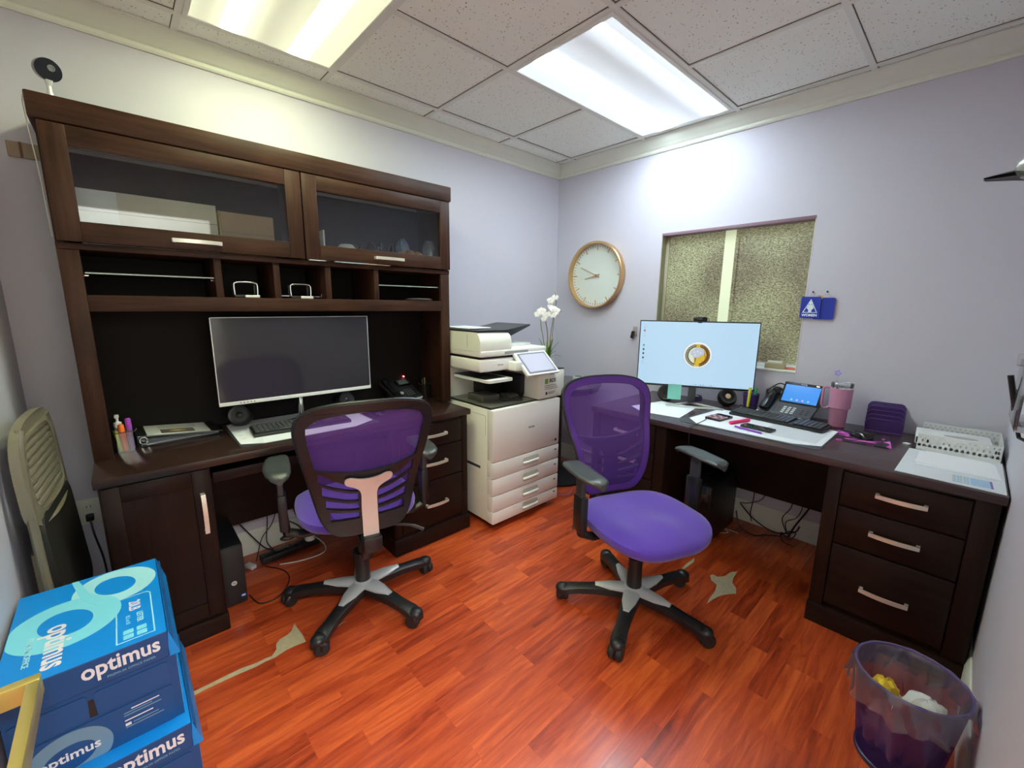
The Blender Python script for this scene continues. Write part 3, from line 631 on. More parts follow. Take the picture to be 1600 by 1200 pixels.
    # lumbar bracket (champagne T)
    T_ = spline([(.030, -.02), (.030, .10), (.031, .170), (.050, .196), (.084, .215), (.088, .238), (.068, .246), (.034, .236), (0, .232)], 4, False)
    T_ = T_[:-1]; poly = T_+[(0, .232)]+[(-x, y) for x, y in reversed(T_)]
    m = MB(); m.prism(poly, .010, CHAMP)
    bmesh.ops.subdivide_edges(m.bm, edges=[e for e in m.bm.edges if e.calc_length() > .06], cuts=2); bmesh.ops.triangulate(m.bm, faces=m.bm.faces)
    for v in m.bm.verts: u, vv, d = v.co; v.co = Vector(back_pt(u, vv*.98+back_dz-.02, -.034+d))
    m.build('back_bracket', t, label='champagne metal T-shaped bracket')
    m = MB(); m.box(-.036, .036, -.30, -.235, .405, .47+back_dz, BLACK, .006); m.build('back_mount', t)
    return t
office_chair('purple mesh office chair seen from behind, tucked towards the hutch desk', (.785, -2.18, 0), R(77), R(-127), 0, -.0, (.05, .032))
office_chair('purple mesh office chair turned outwards, showing its padded seat front', (1.660, -1.275, 0), R(-112), R(3), 0, 0, (.01, .010))

# ------------------------------------------------------------------ copier
pr_ = thing('office_copier', 'tall off-white office copier between the hutch desk and the corner', 'copier', (.42, -1.045, 0), world=True)
PX, P0, P1 = .73, -1.340, -.750
m = MB(); m.box(.10, PX-.02, P0, P1, .045, .765, PRN, .008); m.box(.12, PX-.03, P0+.004, P1-.004, .765, .772, BLACK, .001); m.box(.14, PX-.06, P0+.03, P1-.03, .03, .05, BLACK)
m.box(.45, .45+.16, P0-.001, P0+.01, .375, .40, DGREY, .004); m.box(.445, .615, P0-.002, P0+.001, .395, .402, PRN, .001); m.box(.30, .66, P0-.0006, P0, .722, .7235, DGREY); m.box(.658, .66, P0-.0006, P0, .60, .7235, DGREY); m.build('body', pr_)
m = MB(); m.box(PX-.06, PX, P0-.0008, P1+.0008, .445, .7648, PRNF, .008); m.text('RICOH', .017, DGREY, Tr(PX+.0005, -1.02, .611) @ Rz(pi/2) @ Rx(pi/2), bold=.0003)
m.box(PX, PX+.0006, -.795, -.776, .47, .486, BLACK); m.text('C4', .012, DGREY, Tr(PX+.0005, -.815, .478) @ Rz(pi/2) @ Rx(pi/2)); m.build('front_cover', pr_)
for z0, z1 in ((.342, .441), (.232, .338), (.128, .226), (.045, .124)):
    m = MB(); m.box(PX-.06, PX, P0-.0008, P1+.0008, z0, z1, PRNF, .005); dw = m.build('paper_drawer', pr_); zc = (z0+z1)/2
    m = MB(); hp = rrect(-.072, .072, -.028, .026, .016); m.prism(hp, .0015, mat('handle_recess', (.50, .49, .42), .5), Tr(PX-.0008, -1.02, zc) @ Rz(pi/2) @ Rx(pi/2))
    m.tube(spline([(PX+.001, -1.088, zc-.008), (PX+.012, -1.06, zc-.004), (PX+.015, -1.02, zc-.002), (PX+.012, -.98, zc-.004), (PX+.001, -.952, zc-.008)], 3, False), .008, WHITE, 8); sub(m, 'handle', dw, pr_)
    m = MB(); m.box(PX, PX+.0006, -.795, -.775, zc+.012, zc+.020, DGREY); m.build('tray_sign', dw, off=tuple(pr_.location))
for x in (.17, .64):
    for y in (P0+.06, P1-.06): m = MB(); m.lathe([(0, -.012), (.026, -.012), (.026, .012), (0, .012)], BLACK, Tr(x, y, .0265) @ Rx(pi/2)); m.cyl((x, y, .03), (x, y, .05), .01, BLACK); m.build('caster', pr_)
# output bay
m = MB(); m.box(.12, PX-.035, P0+.01, P1-.19, .7722, .7755, mat('smoky_tray', (.10, .10, .085), .12), .001); m.box(.40, .56, P0+.06, P0+.20, .775, .815, mat('tray_block', (.075, .075, .065), .3), .008); m.box(.48, .58, P0+.27, P0+.37, .775, .80, MATS['tray_block'], .008); m.build('output_tray', pr_)
m = MB(); m.box(.10, .28, P0, P1, .772, .975, PRN, .006); m.box(.28, .40, P0+.2, P1-.10, .785, .965, BLACK, .004); m.box(.40, .60, P0+.34, P1-.20, .78, .93, BLACK, .02); m.build('rear_tower', pr_)
m = MB(); m.box(.34, PX-.005, -.955, -.705, .774, .955, PRN, .012); m.box(.34, PX-.01, -.952, -.707, .955, .963, BLACK, .002)
Bt = Tr(PX-.0035, -.838, 0) @ Rz(pi/2) @ Rx(pi/2)
GRN = mat('sticker_green', (.25, .5, .08), .5)
m.text('CALL', .016, DGREY, Bt @ Tr(0, .935, 0), bold=.0002); m.box(PX-.005, PX-.004, -.90, -.872, .872, .905, GRN); m.text('RDS', .034, DGREY, Bt @ Tr(.012, .890, 0), bold=.0008)
for k in range(3): m.box(PX-.005, PX-.0045, -.90, -.79+.01*k, .858-.011*k, .861-.011*k, GREY)
m.box(PX-.005, PX-.0045, -.892, -.876, .800, .818, BLACK); m.box(PX-.005, PX-.0045, -.868, -.80, .812, .815, GREY); m.box(PX-.005, PX-.0045, -.868, -.81, .803, .806, GREY); m.build('side_column', pr_)
m = MB(); m.prism(rrect(.30, .672, P0+.015, -1.12, .03), .016, WHITE, Tr(0, 0, .915)); m.box(.30, .62, P0+.03, -1.15, .931, .934, BLACK, .001); m.build('inner_tray', pr_)
# scanner, lid, feeder
m = MB(); m.box(.10, .62, P0-.01, P1-.03, .975, 1.052, PRNF, .014, seg=3); m.box(.12, .60, P0+.002, P1-.04, 1.05, 1.066, BLACK, .001)
m.text('IM C45', .014, GREY, Tr(.6206, -1.19, 1.012) @ Rz(pi/2) @ Rx(pi/2)); m.build('scanner_unit', pr_)
m = MB(); m.box(.10, .625, P0-.01, P1-.035, 1.066, 1.106, PRNF, .010, seg=3); m.box(.10, .50, -1.08, P1-.06, 1.10, 1.122, WHITE, .006); m.box(.6245, .6262, -1.16, -.96, 1.074, 1.092, mat('slot_grey', (.35, .35, .33), .5)); m.build('scanner_lid', pr_)
m = MB(); rows = []
for y, k in ((P0-.012, 0), (-1.105, 0)):
    zt = 1.215 if y < -1.2 else 1.205
    rows.append([(.12, y, 1.10), (.622, y, 1.10), (.628, y, 1.15), (.612, y, 1.19), (.590, y, zt), (.14, y, zt+.01)])
m.grid(rows, PRN, wrapu=True, caps=True); m.box(.13, .598, P0-.014, -1.103, 1.212, 1.222, BLACK, .003); m.box(.5, .501, P0-.0135, P0-.0125, 1.12, 1.2, DGREY); m.build('document_feeder', pr_)
m = MB(); m.grid([[(.14, -1.12, 1.20), (.50, -1.12, 1.20)], [(.13, -.80, 1.245), (.48, -.80, 1.245)], [(.13, -.80, 1.235), (.48, -.80, 1.235)], [(.14, -1.12, 1.13), (.50, -1.12, 1.13)]], DGREY, wrapv=True); m.flat([(-1.12, 1.13), (-.80, 1.235), (-.80, 1.245), (-1.12, 1.20)], DGREY, Matrix(((0, 0, 1, .48), (1, 0, 0, 0), (0, 1, 0, 0), (0, 0, 0, 1)))); m.build('feeder_tray', pr_)
# panel
m = MB(); p0, p1 = Vector((.765, 0, .952)), Vector((.625, 0, 1.078)); d = (p1-p0); L_ = d.length; ta = atan2(d.z, -d.x)
Mp = Matrix(((0, -cos(ta), sin(ta), .765), (1, 0, 0, -.945), (0, sin(ta), cos(ta), .952), (0, 0, 0, 1)))
m.prism(rrect(-.145, .140, 0, L_, .008), .016, WHITE, Mp @ Tr(0, 0, -.016)); m.box(-.05, .05, .02, .10, -.06, -.016, PRN, .01, M=Mp); pn = m.build('control_panel', pr_)
m = MB(); m.prism(rrect(-.125, .124, .012, L_-.012, .004), .0012, mat('panel_bezel', (.16, .17, .2), .3), Mp); m.prism(rrect(-.112, .112, .024, L_-.022, .002), .0008, mat('panel_screen', (.42, .42, .52), .15, emit=(.4, .4, .5), estr=.35*EM), Mp @ Tr(0, 0, .0012)); sub(m, 'touch_screen', pn, pr_)
m = MB(); m.box(.60, .70, -1.13, -1.07, .972, 1.03, WHITE, .012); m.build('panel_arm', pr_)
m = MB(); m.box(.20, .48, P0+.01, -1.15, 1.2265, 1.2325, PAPER, .001)
solo(m, 'paper_stack', 'loose white sheets lying on top of the copier document feeder', 'paper', (0, 0, 0))

# ------------------------------------------------------------------ wall clock
t = thing('wall_clock', 'round wall clock with a deep brass rim and blank pale face', 'clock', (.437, 0, 1.613))
Mc = Rx(pi/2)
m = MB(); m.lathe([(.225, 0), (.256, 0), (.262, .006), (.262, .052), (.256, .058), (.246, .058), (.243, .048), (.243, .012), (.225, .010)], BRASS, Mc, seg=64, caps=False); m.build('rim', t)
m = MB(); m.lathe([(0, .002), (.245, .002), (.245, .012), (0, .012)], mat('clock_face', (.66, .72, .66), .5), Mc, seg=64)
for k in range(60):
    a = 2*pi*k/60; big = k % 5 == 0; r0, r1, wd = (.196, .238, .0045) if big else (.220, .234, .0020)
    m.box(r0, r1, -wd, wd, .0118, .0145 if big else .0128, BRASS if big else DGREY, M=Mc @ Rz(a))
m.build('dial', t)
for nm, L_, a, wd in (('hour_hand', .115, R(90-256), .004), ('minute_hand', .165, R(90+66), .0032)):
    m = MB(); m.box(-.035, L_, -wd, wd, .018 if nm[0] == 'h' else .021, .0195 if nm[0] == 'h' else .0225, BRASS, M=Mc @ Rz(a)); m.lathe([(0, .014), (.009, .014), (.009, .024), (0, .025)], BRASS, Mc); m.build(nm, t)

# ------------------------------------------------------------------ restroom key tags
BLUE = mat('tag_blue', (.012, .035, .36), .35); TAGW = mat('tag_white', (.75, .85, .9), .5)
def tagkey(label, x, z, y, printed, rot):
    t = thing('key_tag', label, 'key tag', (x, y, z), group='blue restroom key tags on wall hooks')
    m = MB(); m.prism(rrect(-.047, .047, -.118, 0, .008), .006, BLUE, Rx(pi/2) @ Tr(0, 0, 0)); pl = m.build('plate', t)
    if printed:
        m = MB(); Mx = Rx(pi/2) @ Tr(0, 0, .0062)
        m.prism([(0, -.012), (.036, -.088), (-.036, -.088)], .0004, TAGW, Mx, holes=[[(0, -.020), (.030, -.0845), (-.030, -.0845)]])
        disc_ = [(.0085*cos(a), -.034+.0085*sin(a)) for a in [2*pi*i/16 for i in range(16)]]
        m.prism(disc_, .0006, TAGW, Mx); m.prism([(-.010, -.043), (.010, -.043), (.017, -.062), (.008, -.072), (.007, -.086), (-.007, -.086), (-.008, -.072), (-.017, -.062)], .0006, TAGW, Mx)
        m.text('WOMEN', .0185, TAGW, Mx @ Tr(0, -.102, 0), bold=.0009); m.build('print', pl, off=(0, 0, 0), label='white WOMEN lettering and figure in a triangle')
    m = MB(); m.tube([(.015*cos(a)+.002, -.004, .012+.017*sin(a)) for a in [2*pi*i/20 for i in range(20)]], .0013, NICKEL, 6, closed=True); m.build('key_ring', t)
    if not printed:
        m = MB(); Mk = Tr(-.02, -.010, .008) @ Ry(R(25)) @ Rx(pi/2); m.prism(rrect(-.012, .012, -.018, .004, .006), .002, BRASS, Mk); m.prism([(-.003, -.018), (.003, -.018), (.004, -.03), (.002, -.036), (.004, -.045), (0, -.052), (-.003, -.048)], .002, NICKEL, Mk); m.build('key', t)
    return t
tagkey('blue key tag printed WOMEN with a white figure in a triangle', 1.915, 1.437, -.014, True, 0)
tagkey('plain blue key tag with a brass key on its ring', 1.978, 1.432, -.0062, False, 0)
for i, (x, lb) in enumerate(((1.918, 'small dark hook holding the blue WOMEN key tag'), (1.984, 'small dark hook holding the plain blue key tag'))):
    m = MB(); m.tube([(0, 0, 0), (0, -.016, 0), (0, -.018, .006)], .003, BLACK, 8); m.ball((0, -.0165, .002), .005, BLACK, seg=10)
    solo(m, 'wall_hook', lb, 'hook', (x, 0, 1.462), group='wall hooks for the key tags')
m = MB(); m.box(-.014, .016, -.012, 0, -.03, .045, mat('grey_taupe', (.28, .24, .22), .5), .003); m.box(-.018, .004, -.028, -.010, -.045, .01, BLACK, .004, M=Ry(.2))
solo(m, 'wall_clip', 'small grey clip on the wall left of the lit monitor', 'clip', (.812, 0, 1.178))
# window sill things
m = MB(); m.box(-.052, .052, -.02, .02, 0, .034, mat('tan_card', (.42, .36, .22), .7), .002); m.box(-.040, .036, -.014, .016, .034, .046, mat('pale_card', (.75, .78, .68), .6), .001)
solo(m, 'card_holder', 'small tan box with pale cards on the window sill', 'box', (1.767, .022, 1.0115))
m = MB(); m.box(-.030, .030, -.010, .010, 0, .014, mat('red_card', (.62, .16, .10), .6), .003)
solo(m, 'red_packet', 'small red packet on the sill right of the tan box', 'packet', (1.848, .035, 1.0115), .1)

# ------------------------------------------------------------------ desk mats, papers (right desk)
def sheet(name, label, cat, P, z, h, mt, group=None):
    m = MB(); c = (sum(p[0] for p in P)/len(P), sum(p[1] for p in P)/len(P)); m.prism([(x-c[0], y-c[1]) for x, y in P], h, mt); return solo(m, name, label, cat, (c[0], c[1], z), group=group, smooth=False)
Z = .7605
sheet('writing_sheet', 'blank white sheet on the right desk beside the purple chair back', 'paper', [(1.17, -.58), (1.225, -.305), (1.46, -.31), (1.505, -.632), (1.28, -.66)], Z, .0012, PAPER)
t = thing('desk_pad', 'white calendar desk pad under the keyboard on the right desk', 'desk pad', (1.85, -.45, Z), world=True)
m = MB(); m.prism(rrect(1.53, 2.172, -.695, -.235, .02), .002, DGREY, Tr(0, 0, Z)); m.build('mat', t)
m = MB(); m.prism([(1.60, -.245), (2.10, -.245), (2.165, -.28), (2.165, -.62), (2.06, -.675), (1.62, -.672), (1.545, -.59), (1.57, -.28)], .001, PAPER, Tr(0, 0, Z+.0021)); m.box(1.90, 2.14, -.60, -.36, Z+.0031, Z+.0033, mat('pad_tint', (.62, .64, .68), .6)); m.build('calendar_sheet', t)
def keyboard(label, loc, rz, W_=.44, D_=.135, tex=BLACK, key=DGREY):
    t = thing('keyboard', label, 'keyboard', loc, rz)
    m = MB(); m.box(-W_/2, W_/2, -D_/2, D_/2, 0, .016, tex, .004, M=Rx(.05) @ Tr(0, 0, .003)); m.build('case', t)
    m = MB(); nx, ny = 21, 6; px, py = (W_-.016)/nx, (D_-.016)/ny
    for j in range(ny):
        i = 0
        while i < nx:
            if i in (15, ) and False: i += 1; continue
            wd = 6 if (j == 0 and i == 4) else 1
            if i == 14 or i == 18 and False: i += 1; continue
            x0 = -W_/2+.008+i*px; y0 = -D_/2+.008+j*py
            m.box(x0+.001, x0+px*wd-.001, y0+.001, y0+py-.0012, .018, .024, key, .0012, M=Rx(.05) @ Tr(0, 0, .003), seg=1); i += wd
    o = m.build('keycaps', t); o['kind'] = 'stuff'
    return t
keyboard('black keyboard on the white calendar pad below the desk phone', (1.897, -.298, Z+.0035), R(-6), .46)
m = MB(); m.prism(rrect(-.044, .044, -.07, .07, .008), .010, BLACKG, Tr(0, 0, 0)); m.prism(rrect(-.041, .041, -.062, .02, .004), .003, mat('pink_pattern', (.55, .30, .36), .5, noise=.9, nscale=55), Tr(0, 0, .0101)); m.prism(rrect(-.03, .03, .03, .06, .003), .003, BLACKG, Tr(0, 0, .0101))
for i in range(4):
    for j in range(3): m.box(-.036+i*.019, -.022+i*.019, -.056+j*.024, -.040+j*.024, .0131, .0155, DGREY if (i+j) % 2 else MATS['pink_pattern'], .001, seg=1)
solo(m, 'calculator', 'small pink and black calculator on the calendar pad', 'calculator', (1.660, -.478, Z+.0034), R(-8))
m = MB(); m.tube(spline([(1.625, -.545, .77), (1.628, -.60, .766), (1.63, -.70, .765), (1.632, -.772, .762), (1.633, -.778, .735), (1.64, -.765, .60), (1.66, -.70, .45)], 5, False), .0018, CABLE, 6); solo(m, 'charging_cable', 'thin black cable hanging over the right desk front edge', 'cable', (0, 0, 0))
PINK = mat('hot_pink', (.86, .02, .16), .35)
def marker(name, label, loc, rz, c, L_=.13, r=.0085, cap=None, cat='highlighter', tilt=0):
    m = MB(); A = Tr(0, 0, 0); m.lathe([(0, -L_/2), (r*.8, -L_/2), (r, -L_/2+.004), (r, L_/6), (r*1.12, L_/6+.001), (r*1.1, L_/2-.004), (r*.7, L_/2), (0, L_/2)], c, Ry(pi/2), seg=14)
    if cap: m.lathe([(0, L_/2-.002), (r*.6, L_/2-.002), (r*.5, L_/2+.006), (0, L_/2+.007)], cap, Ry(pi/2), seg=12)
    return solo(m, name, label, cat, loc, rz)
marker('highlighter', 'hot pink highlighter lying on the calendar pad', (1.772, -.488, Z+.0125), R(72), PINK, .15)
marker('ballpoint_pen', 'slim purple and white ballpoint pen on the calendar pad', (1.855, -.612, Z+.0088), R(-12), mat('pen_purple', (.22, .05, .5), .3), .14, .0048, SILVER, 'pen')
m = MB(); m.prism(rrect(-.075, .075, -.036, .036, .010), .0085, BLACKG); m.prism(rrect(-.072, .072, -.033, .033, .008), .0004, mat('phone_screen', (.01, .01, .012), .06, coat=.5), Tr(0, 0, .0085)); solo(m, 'smartphone', 'black smartphone lying face up beside the purple pen', 'phone', (1.876, -.535, Z+.0034), R(-7))
m = MB(); m.prism(rrect(-.10, .10, -.115, .115, .006), .0025, mat('mousepad_print', (.35, .03, .30), .6)); solo_ = solo(m, 'mouse_pad', 'black and magenta flower-printed mouse pad', 'mouse pad', (2.268, -.315, Z), R(8))
N, L, b = nodes(MATS['mousepad_print']); tc = N.new('ShaderNodeTexCoord'); n_ = N.new('ShaderNodeTexNoise'); n_.inputs['Scale'].default_value = 16; n_.inputs['Distortion'].default_value = 1.2; L.new(tc.outputs['Object'], n_.inputs['Vector'])
rp = N.new('ShaderNodeValToRGB'); e = rp.color_ramp.elements; e[0].position = .49; e[0].color = (.010, .008, .012, 1); e[1].position = .57; e[1].color = (.62, .05, .50, 1); e.new(.72).color = (.8, .35, .7, 1); L.new(n_.outputs['Fac'], rp.inputs[0]); L.new(rp.outputs[0], b.inputs['Base Color'])
def mouse(label, loc, rz, mt=BLACKG):
    t = thing('computer_mouse', label, 'mouse', loc, rz)
    m = MB(); rows = []
    for i in range(13):
        f = i/12; y = -.05+.1*f; wd = .031*sqrt(max(.02, 1-(2*f-1)**4)); h = .034*sqrt(max(.01, 1-(2*f-.9)**2*.80))
        rows.append([(wd*cos(a), y, max(0, h*sin(a)**.8)) if sin(a) > 0 else (wd*cos(a), y, 0) for a in [pi*j/12 for j in range(13)]])
    m.grid(rows, mt, wrapu=True, caps=True); m.build('shell', t)
    m = MB(); m.lathe([(0, -.003), (.006, -.003), (.006, .003), (0, .003)], DGREY, Tr(0, .028, .027) @ Ry(pi/2), seg=14); m.build('scroll_wheel', t)
mouse('black mouse on the magenta flower mouse pad', (2.262, -.315, Z+.0028), R(60))
# purple mesh letter sorter
t = thing('letter_sorter', 'purple wire-mesh letter sorter against the window wall', 'letter sorter', (2.312, -.055, Z), R(5))
for k in range(5):
    h = .066+.0175*k*1.02; y = -.058+k*.024
    m = MB(); P = [(.072*sx_, yy) for sx_, yy in ((-1, .002), (-1, h-.018), (-.88, h-.004), (-.75, h), (.75, h), (.88, h-.004), (1, h-.018), (1, .002))]
    m.tube([(u, y, v) for u, v in P], .0032, PURPLEM, 8, closed=True); m.verts_faces([(u, y, v) for u, v in P], [tuple(range(len(P)))], MESHO); m.build('divider', t)
m = MB(); m.prism(rrect(-.072, .072, -.06, .04, .004), .0015, MESHO, Tr(0, 0, .001)); m.build('tray', t)
for s_ in (-1, 1):
    m = MB(); m.verts_faces([(s_*.072, -.058, .002), (s_*.072, .038, .002), (s_*.072, .038, .118), (s_*.072, -.058, .052)], [(0, 1, 2, 3)], MESHO); m.build('side_panel', t)
# tumbler
PK = mat('tumbler_pink', (.52, .23, .36), .45, bump=.2, bscale=900); PKD = mat('tumbler_base', (.16, .03, .08), .4)
t = thing('tumbler', 'tall mauve-pink handled tumbler with a straw on the right desk', 'tumbler', (2.134, -.155, Z))
m = MB(); m.lathe([(0, .004), (.034, .004), (.037, .010), (.039, .095), (.042, .100), (.0465, .104), (.049, .20), (.049, .208), (.0, .208)], PK, seg=36); m.build('cup', t)
m = MB(); m.lathe([(0, 0), (.035, 0), (.036, .006), (0, .006)], PKD, seg=30); m.build('foot', t)
m = MB(); m.lathe([(.0, .207), (.0485, .207), (.0485, .213), (0, .213)], CHROME, seg=36); m.build('steel_rim', t)
m = MB(); m.lathe([(0, .213), (.0475, .213), (.0485, .232), (.045, .236), (0, .236)], ACRYL, seg=36); m.build('lid', t)
m = MB(); m.tube(spline([(-.047, .0, .205), (-.072, -.004, .203), (-.077, -.005, .18), (-.075, -.005, .11), (-.062, -.003, .092), (-.044, 0, .10)], 5, False), .0065, PK, 10, sx=1.5); m.build('handle', t)
m = MB(); m.tube([(-.018, .004, .03), (-.024, .002, .275)], .0035, ACRYL, 8); st = m.build('straw', t)
m = MB()
for a in (0, 1.25, 2.5, 3.8, 5.0): m.ball((-.026+.010*cos(a), .0, .285+.011*sin(a)), .0075, mat('topper_lilac', (.45, .36, .75), .3), (1, .5, 1), seg=10)
m.build('straw_topper', st, off=(0, 0, 0), label='small lilac straw topper')
# desk phone with touch screen
def digits(mb, M, nx, ny, px, py, sz, mt):
    for i in range(nx):
        for j in range(ny): mb.box((i-(nx-1)/2)*px-sz[0]/2, (i-(nx-1)/2)*px+sz[0]/2, (j-(ny-1)/2)*py-sz[1]/2, (j-(ny-1)/2)*py+sz[1]/2, 0, .002, mt, .0006, M=M, seg=1)
t = thing('desk_phone', 'black desk phone with a bright blue touch screen', 'phone', (1.905, -.108, Z), R(-7))
sl = R(28); Ms = Tr(0, -.095, .014) @ Rx(sl)
m = MB(); m.prism(rrect(-.135, .135, 0, .185, .012), .016, mat('phone_grey', (.05, .055, .062), .35), Ms); m.prism(rrect(-.135, .135, -.004, .012, .004), .020, SILVER, Ms @ Tr(0, 0, -.006)); m.box(-.09, .09, -.02, .07, 0, .04, BLACK, .006); m.build('body', t)
m = MB(); digits(m, Ms @ Tr(.015, .045, .0165), 3, 4, .0235, .016, (.0155, .0095), SILVER); m.build('number_keys', t)['kind'] = 'stuff'
m = MB(); digits(m, Ms @ Tr(-.045, .045, .0165), 2, 3, .018, .018, (.008, .005), GREY); digits(m, Ms @ Tr(.095, .045, .0165), 2, 3, .024, .016, (.012, .005), BLACK); m.build('function_keys', t)['kind'] = 'stuff'
Mq = Tr(.037, .002, .072) @ Rx(R(62))
m = MB(); m.prism(rrect(-.098, .098, 0, .130, .006), .012, BLACKG, Mq); m.text('Yealink', .011, PAPER, Mq @ Tr(0, .1225, .0122)); m.box(.062, .076, .121, .124, .012, .0132, mat('amber_led', (.1, .02, .0), .4, emit=(1, .35, .15), estr=2.0), M=Mq); sc_ = m.build('screen_unit', t)
m = MB(); m.prism([(-.088, .012), (.088, .012), (.088, .114), (-.088, .114)], .0006, mat('blue_screen', (.01, .02, .05), .2, emit=(.005, .24, .80), estr=1.0*EM), Mq @ Tr(0, 0, .0122))
for k, c in enumerate(((.1, .6, .9), (.5, .3, .8), (.8, .2, .6), (.1, .5, .9))): m.prism([(-.038+.028*k+.0055*cos(a), .026+.0055*sin(a)) for a in [2*pi*i/14 for i in range(14)]], .0004, mat('icon_%s' % 'abcd'[k], (.02, .02, .02), .4, emit=c, estr=1.1*EM), Mq @ Tr(0, 0, .0129))
m.build('touch_screen', sc_, off=(0, 0, 0))
Mh = Ms @ Tr(-.103, .02, .018)
m = MB(); rows = []
for y, wd, h, zb_ in ((-.012, .014, .010, .004), (-.008, .023, .022, .0), (.03, .026, .028, .0), (.05, .024, .028, .006), (.09, .021, .026, .014), (.13, .022, .026, .010), (.15, .026, .032, .0), (.185, .027, .030, .0), (.192, .018, .014, .004)):
    rows.append([(wd*cos(a), y, zb_+h*.5+h*.5*sin(a)*(1 if sin(a) > 0 else .9)) for a in [2*pi*j/16 for j in range(16)]])
m.grid(rows, BLACKG, Mh, wrapu=True, caps=True); m.build('handset', t)
m = MB(); m.tube(spline([(-.06, .05, .17), (-.09, .045, .175), (-.135, .05, .14), (-.155, .055, .12), (-.15, .06, .10)], 6, False), .0035, CABLE, 8); m.tube([(-.15+.012*cos(k*1.1), .06+.012*sin(k*1.1), .13-.0016*k) for k in range(60)], .003, CABLE, 6); m.build('handset_cord', t)
# pen holder and contents
t = thing('pen_holder', 'purple wire-mesh pen cup between the round speaker and the desk phone', 'pen cup', (1.693, -.10, Z))
m = MB(); m.lathe([(.036, 0), (.044, .098)], MESHO, seg=30, caps=False); m.lathe([(0, .001), (.036, .001)], MESHO, seg=30, caps=False); m.build('cup', t)
m = MB()
for r, z in ((.044, .098), (.036, .002)): m.tube([(r*cos(a), r*sin(a), z) for a in [2*pi*i/30 for i in range(30)]], .0025, PURPLEM, 6, closed=True)
m.build('rim', t)
def upright(name, label, cat, p, q, r, c, capc=None, group=None):
    m = MB(); d = Vector(q)-Vector(p); n = d.length; Q = d.to_track_quat('Z', 'Y').to_matrix().to_4x4()
    m.lathe([(0, 0), (r*.9, 0), (r, .004), (r, n*.72), (0, n*.72)], c, Q, seg=12); m.lathe([(0, n*.72), (r*1.1, n*.72), (r*1.05, n-.004), (r*.8, n), (0, n)], capc or c, Q, seg=12)
    return solo(m, name, label, cat, p, group=group)
upright('highlighter', 'yellow highlighter standing in front of the purple pen cup', 'highlighter', (1.700, -.164, Z), (1.700, -.150, .905), .0085, mat('yellow_marker', (.55, .56, .03), .4), mat('yellow_cap', (.62, .55, .08), .4))
upright('marker_pen', 'blue marker with a green cap in the purple pen cup', 'marker', (1.700, -.095, Z+.004), (1.722, -.112, .898), .008, mat('blue_marker', (.02, .12, .42), .4), mat('green_cap', (.03, .42, .12), .4))
upright('marker_pen', 'second blue marker leaning right inside the purple pen cup', 'marker', (1.690, -.085, Z+.004), (1.708, -.09, .885), .0075, MATS['blue_marker'])
m = MB()
for k in range(5):
    c = Vector((1.665+.019*k, -.172+.006*sin(k*2), 0)); m.tube([(c.x+.013*cos(a), c.y+.010*sin(a), .0205+.0145*sin(a+k)) for a in [2*pi*i/14 for i in range(14)]], .0028, CABLE, 6, closed=True)
m.tube([(1.655, -.175, .006), (1.70, -.165, .006), (1.745, -.175, .006)], .004, CABLE, 6)
solo(m, 'cable_bundle', 'tangled black cable coil in front of the purple pen cup', 'cable', (0, 0, Z-.002))
# ball speakers
def ball_speaker(label, loc, rz, tilt=.45, lit=True):
    t = thing('ball_speaker', label, 'speaker', loc, rz, 'small ball-shaped speakers')
    r = .056; M = Tr(0, 0, r*.94) @ Rx(-tilt) 
    m = MB(); m.lathe([(r*sin(a), -r*cos(a)) for a in [pi*.02+pi*.66*i/16 for i in range(17)]], BLACK, M @ Rx(pi/2), seg=32); m.build('body', t)
    m = MB(); z0 = -r*cos(pi*.68); rr = r*sin(pi*.68); m.lathe([(rr, z0), (rr*.98, z0+.003), (rr*.62, z0-.002), (rr*.6, z0-.012), (0, z0-.012)], DGREY if lit else BLACK, M @ Rx(pi/2), seg=32, caps=False); m.build('front_ring', t)
    m = MB(); m.ball((0, 0, z0-.007), rr*.42, mat('cone_lit' if lit else 'cone_shaded', (.80, .62, .40) if lit else (.012, .012, .012), .4), (1, 1, .6), M=M @ Rx(pi/2)); m.build('cone', t)  # ring and cone colours carry the light: brighter on the lit speaker
ball_speaker('black ball speaker with a gold-lit cone right of the monitor stand', (1.556, -.105, Z), R(35), .5)
ball_speaker('black ball speaker half hidden behind the purple chair, left of the monitor stand', (1.235, -.27, Z), R(20), .3, False)
m = MB(); m.lathe([(.040, .0), (.043, .018), (.040, .030)], MESHO, seg=26, caps=False); m.lathe([(0, .003), (.04, .003)], MESHO, seg=26, caps=False)
for r, z in ((.040, .002), (.043, .018), (.040, .031)): m.tube([(r*cos(a), r*sin(a), z) for a in [2*pi*i/26 for i in range(26)]], .0022, PURPLEM, 6, closed=True)
for k in range(6): m.tube([(.03*cos(k), .02*sin(k*2), .026), (.02*cos(k+2), .03*sin(k+1), .034)], .002, SILVER, 5)
solo(m, 'clip_dish', 'small round purple mesh dish on the monitor stand', 'dish', (1.385, -.175, Z+.014))
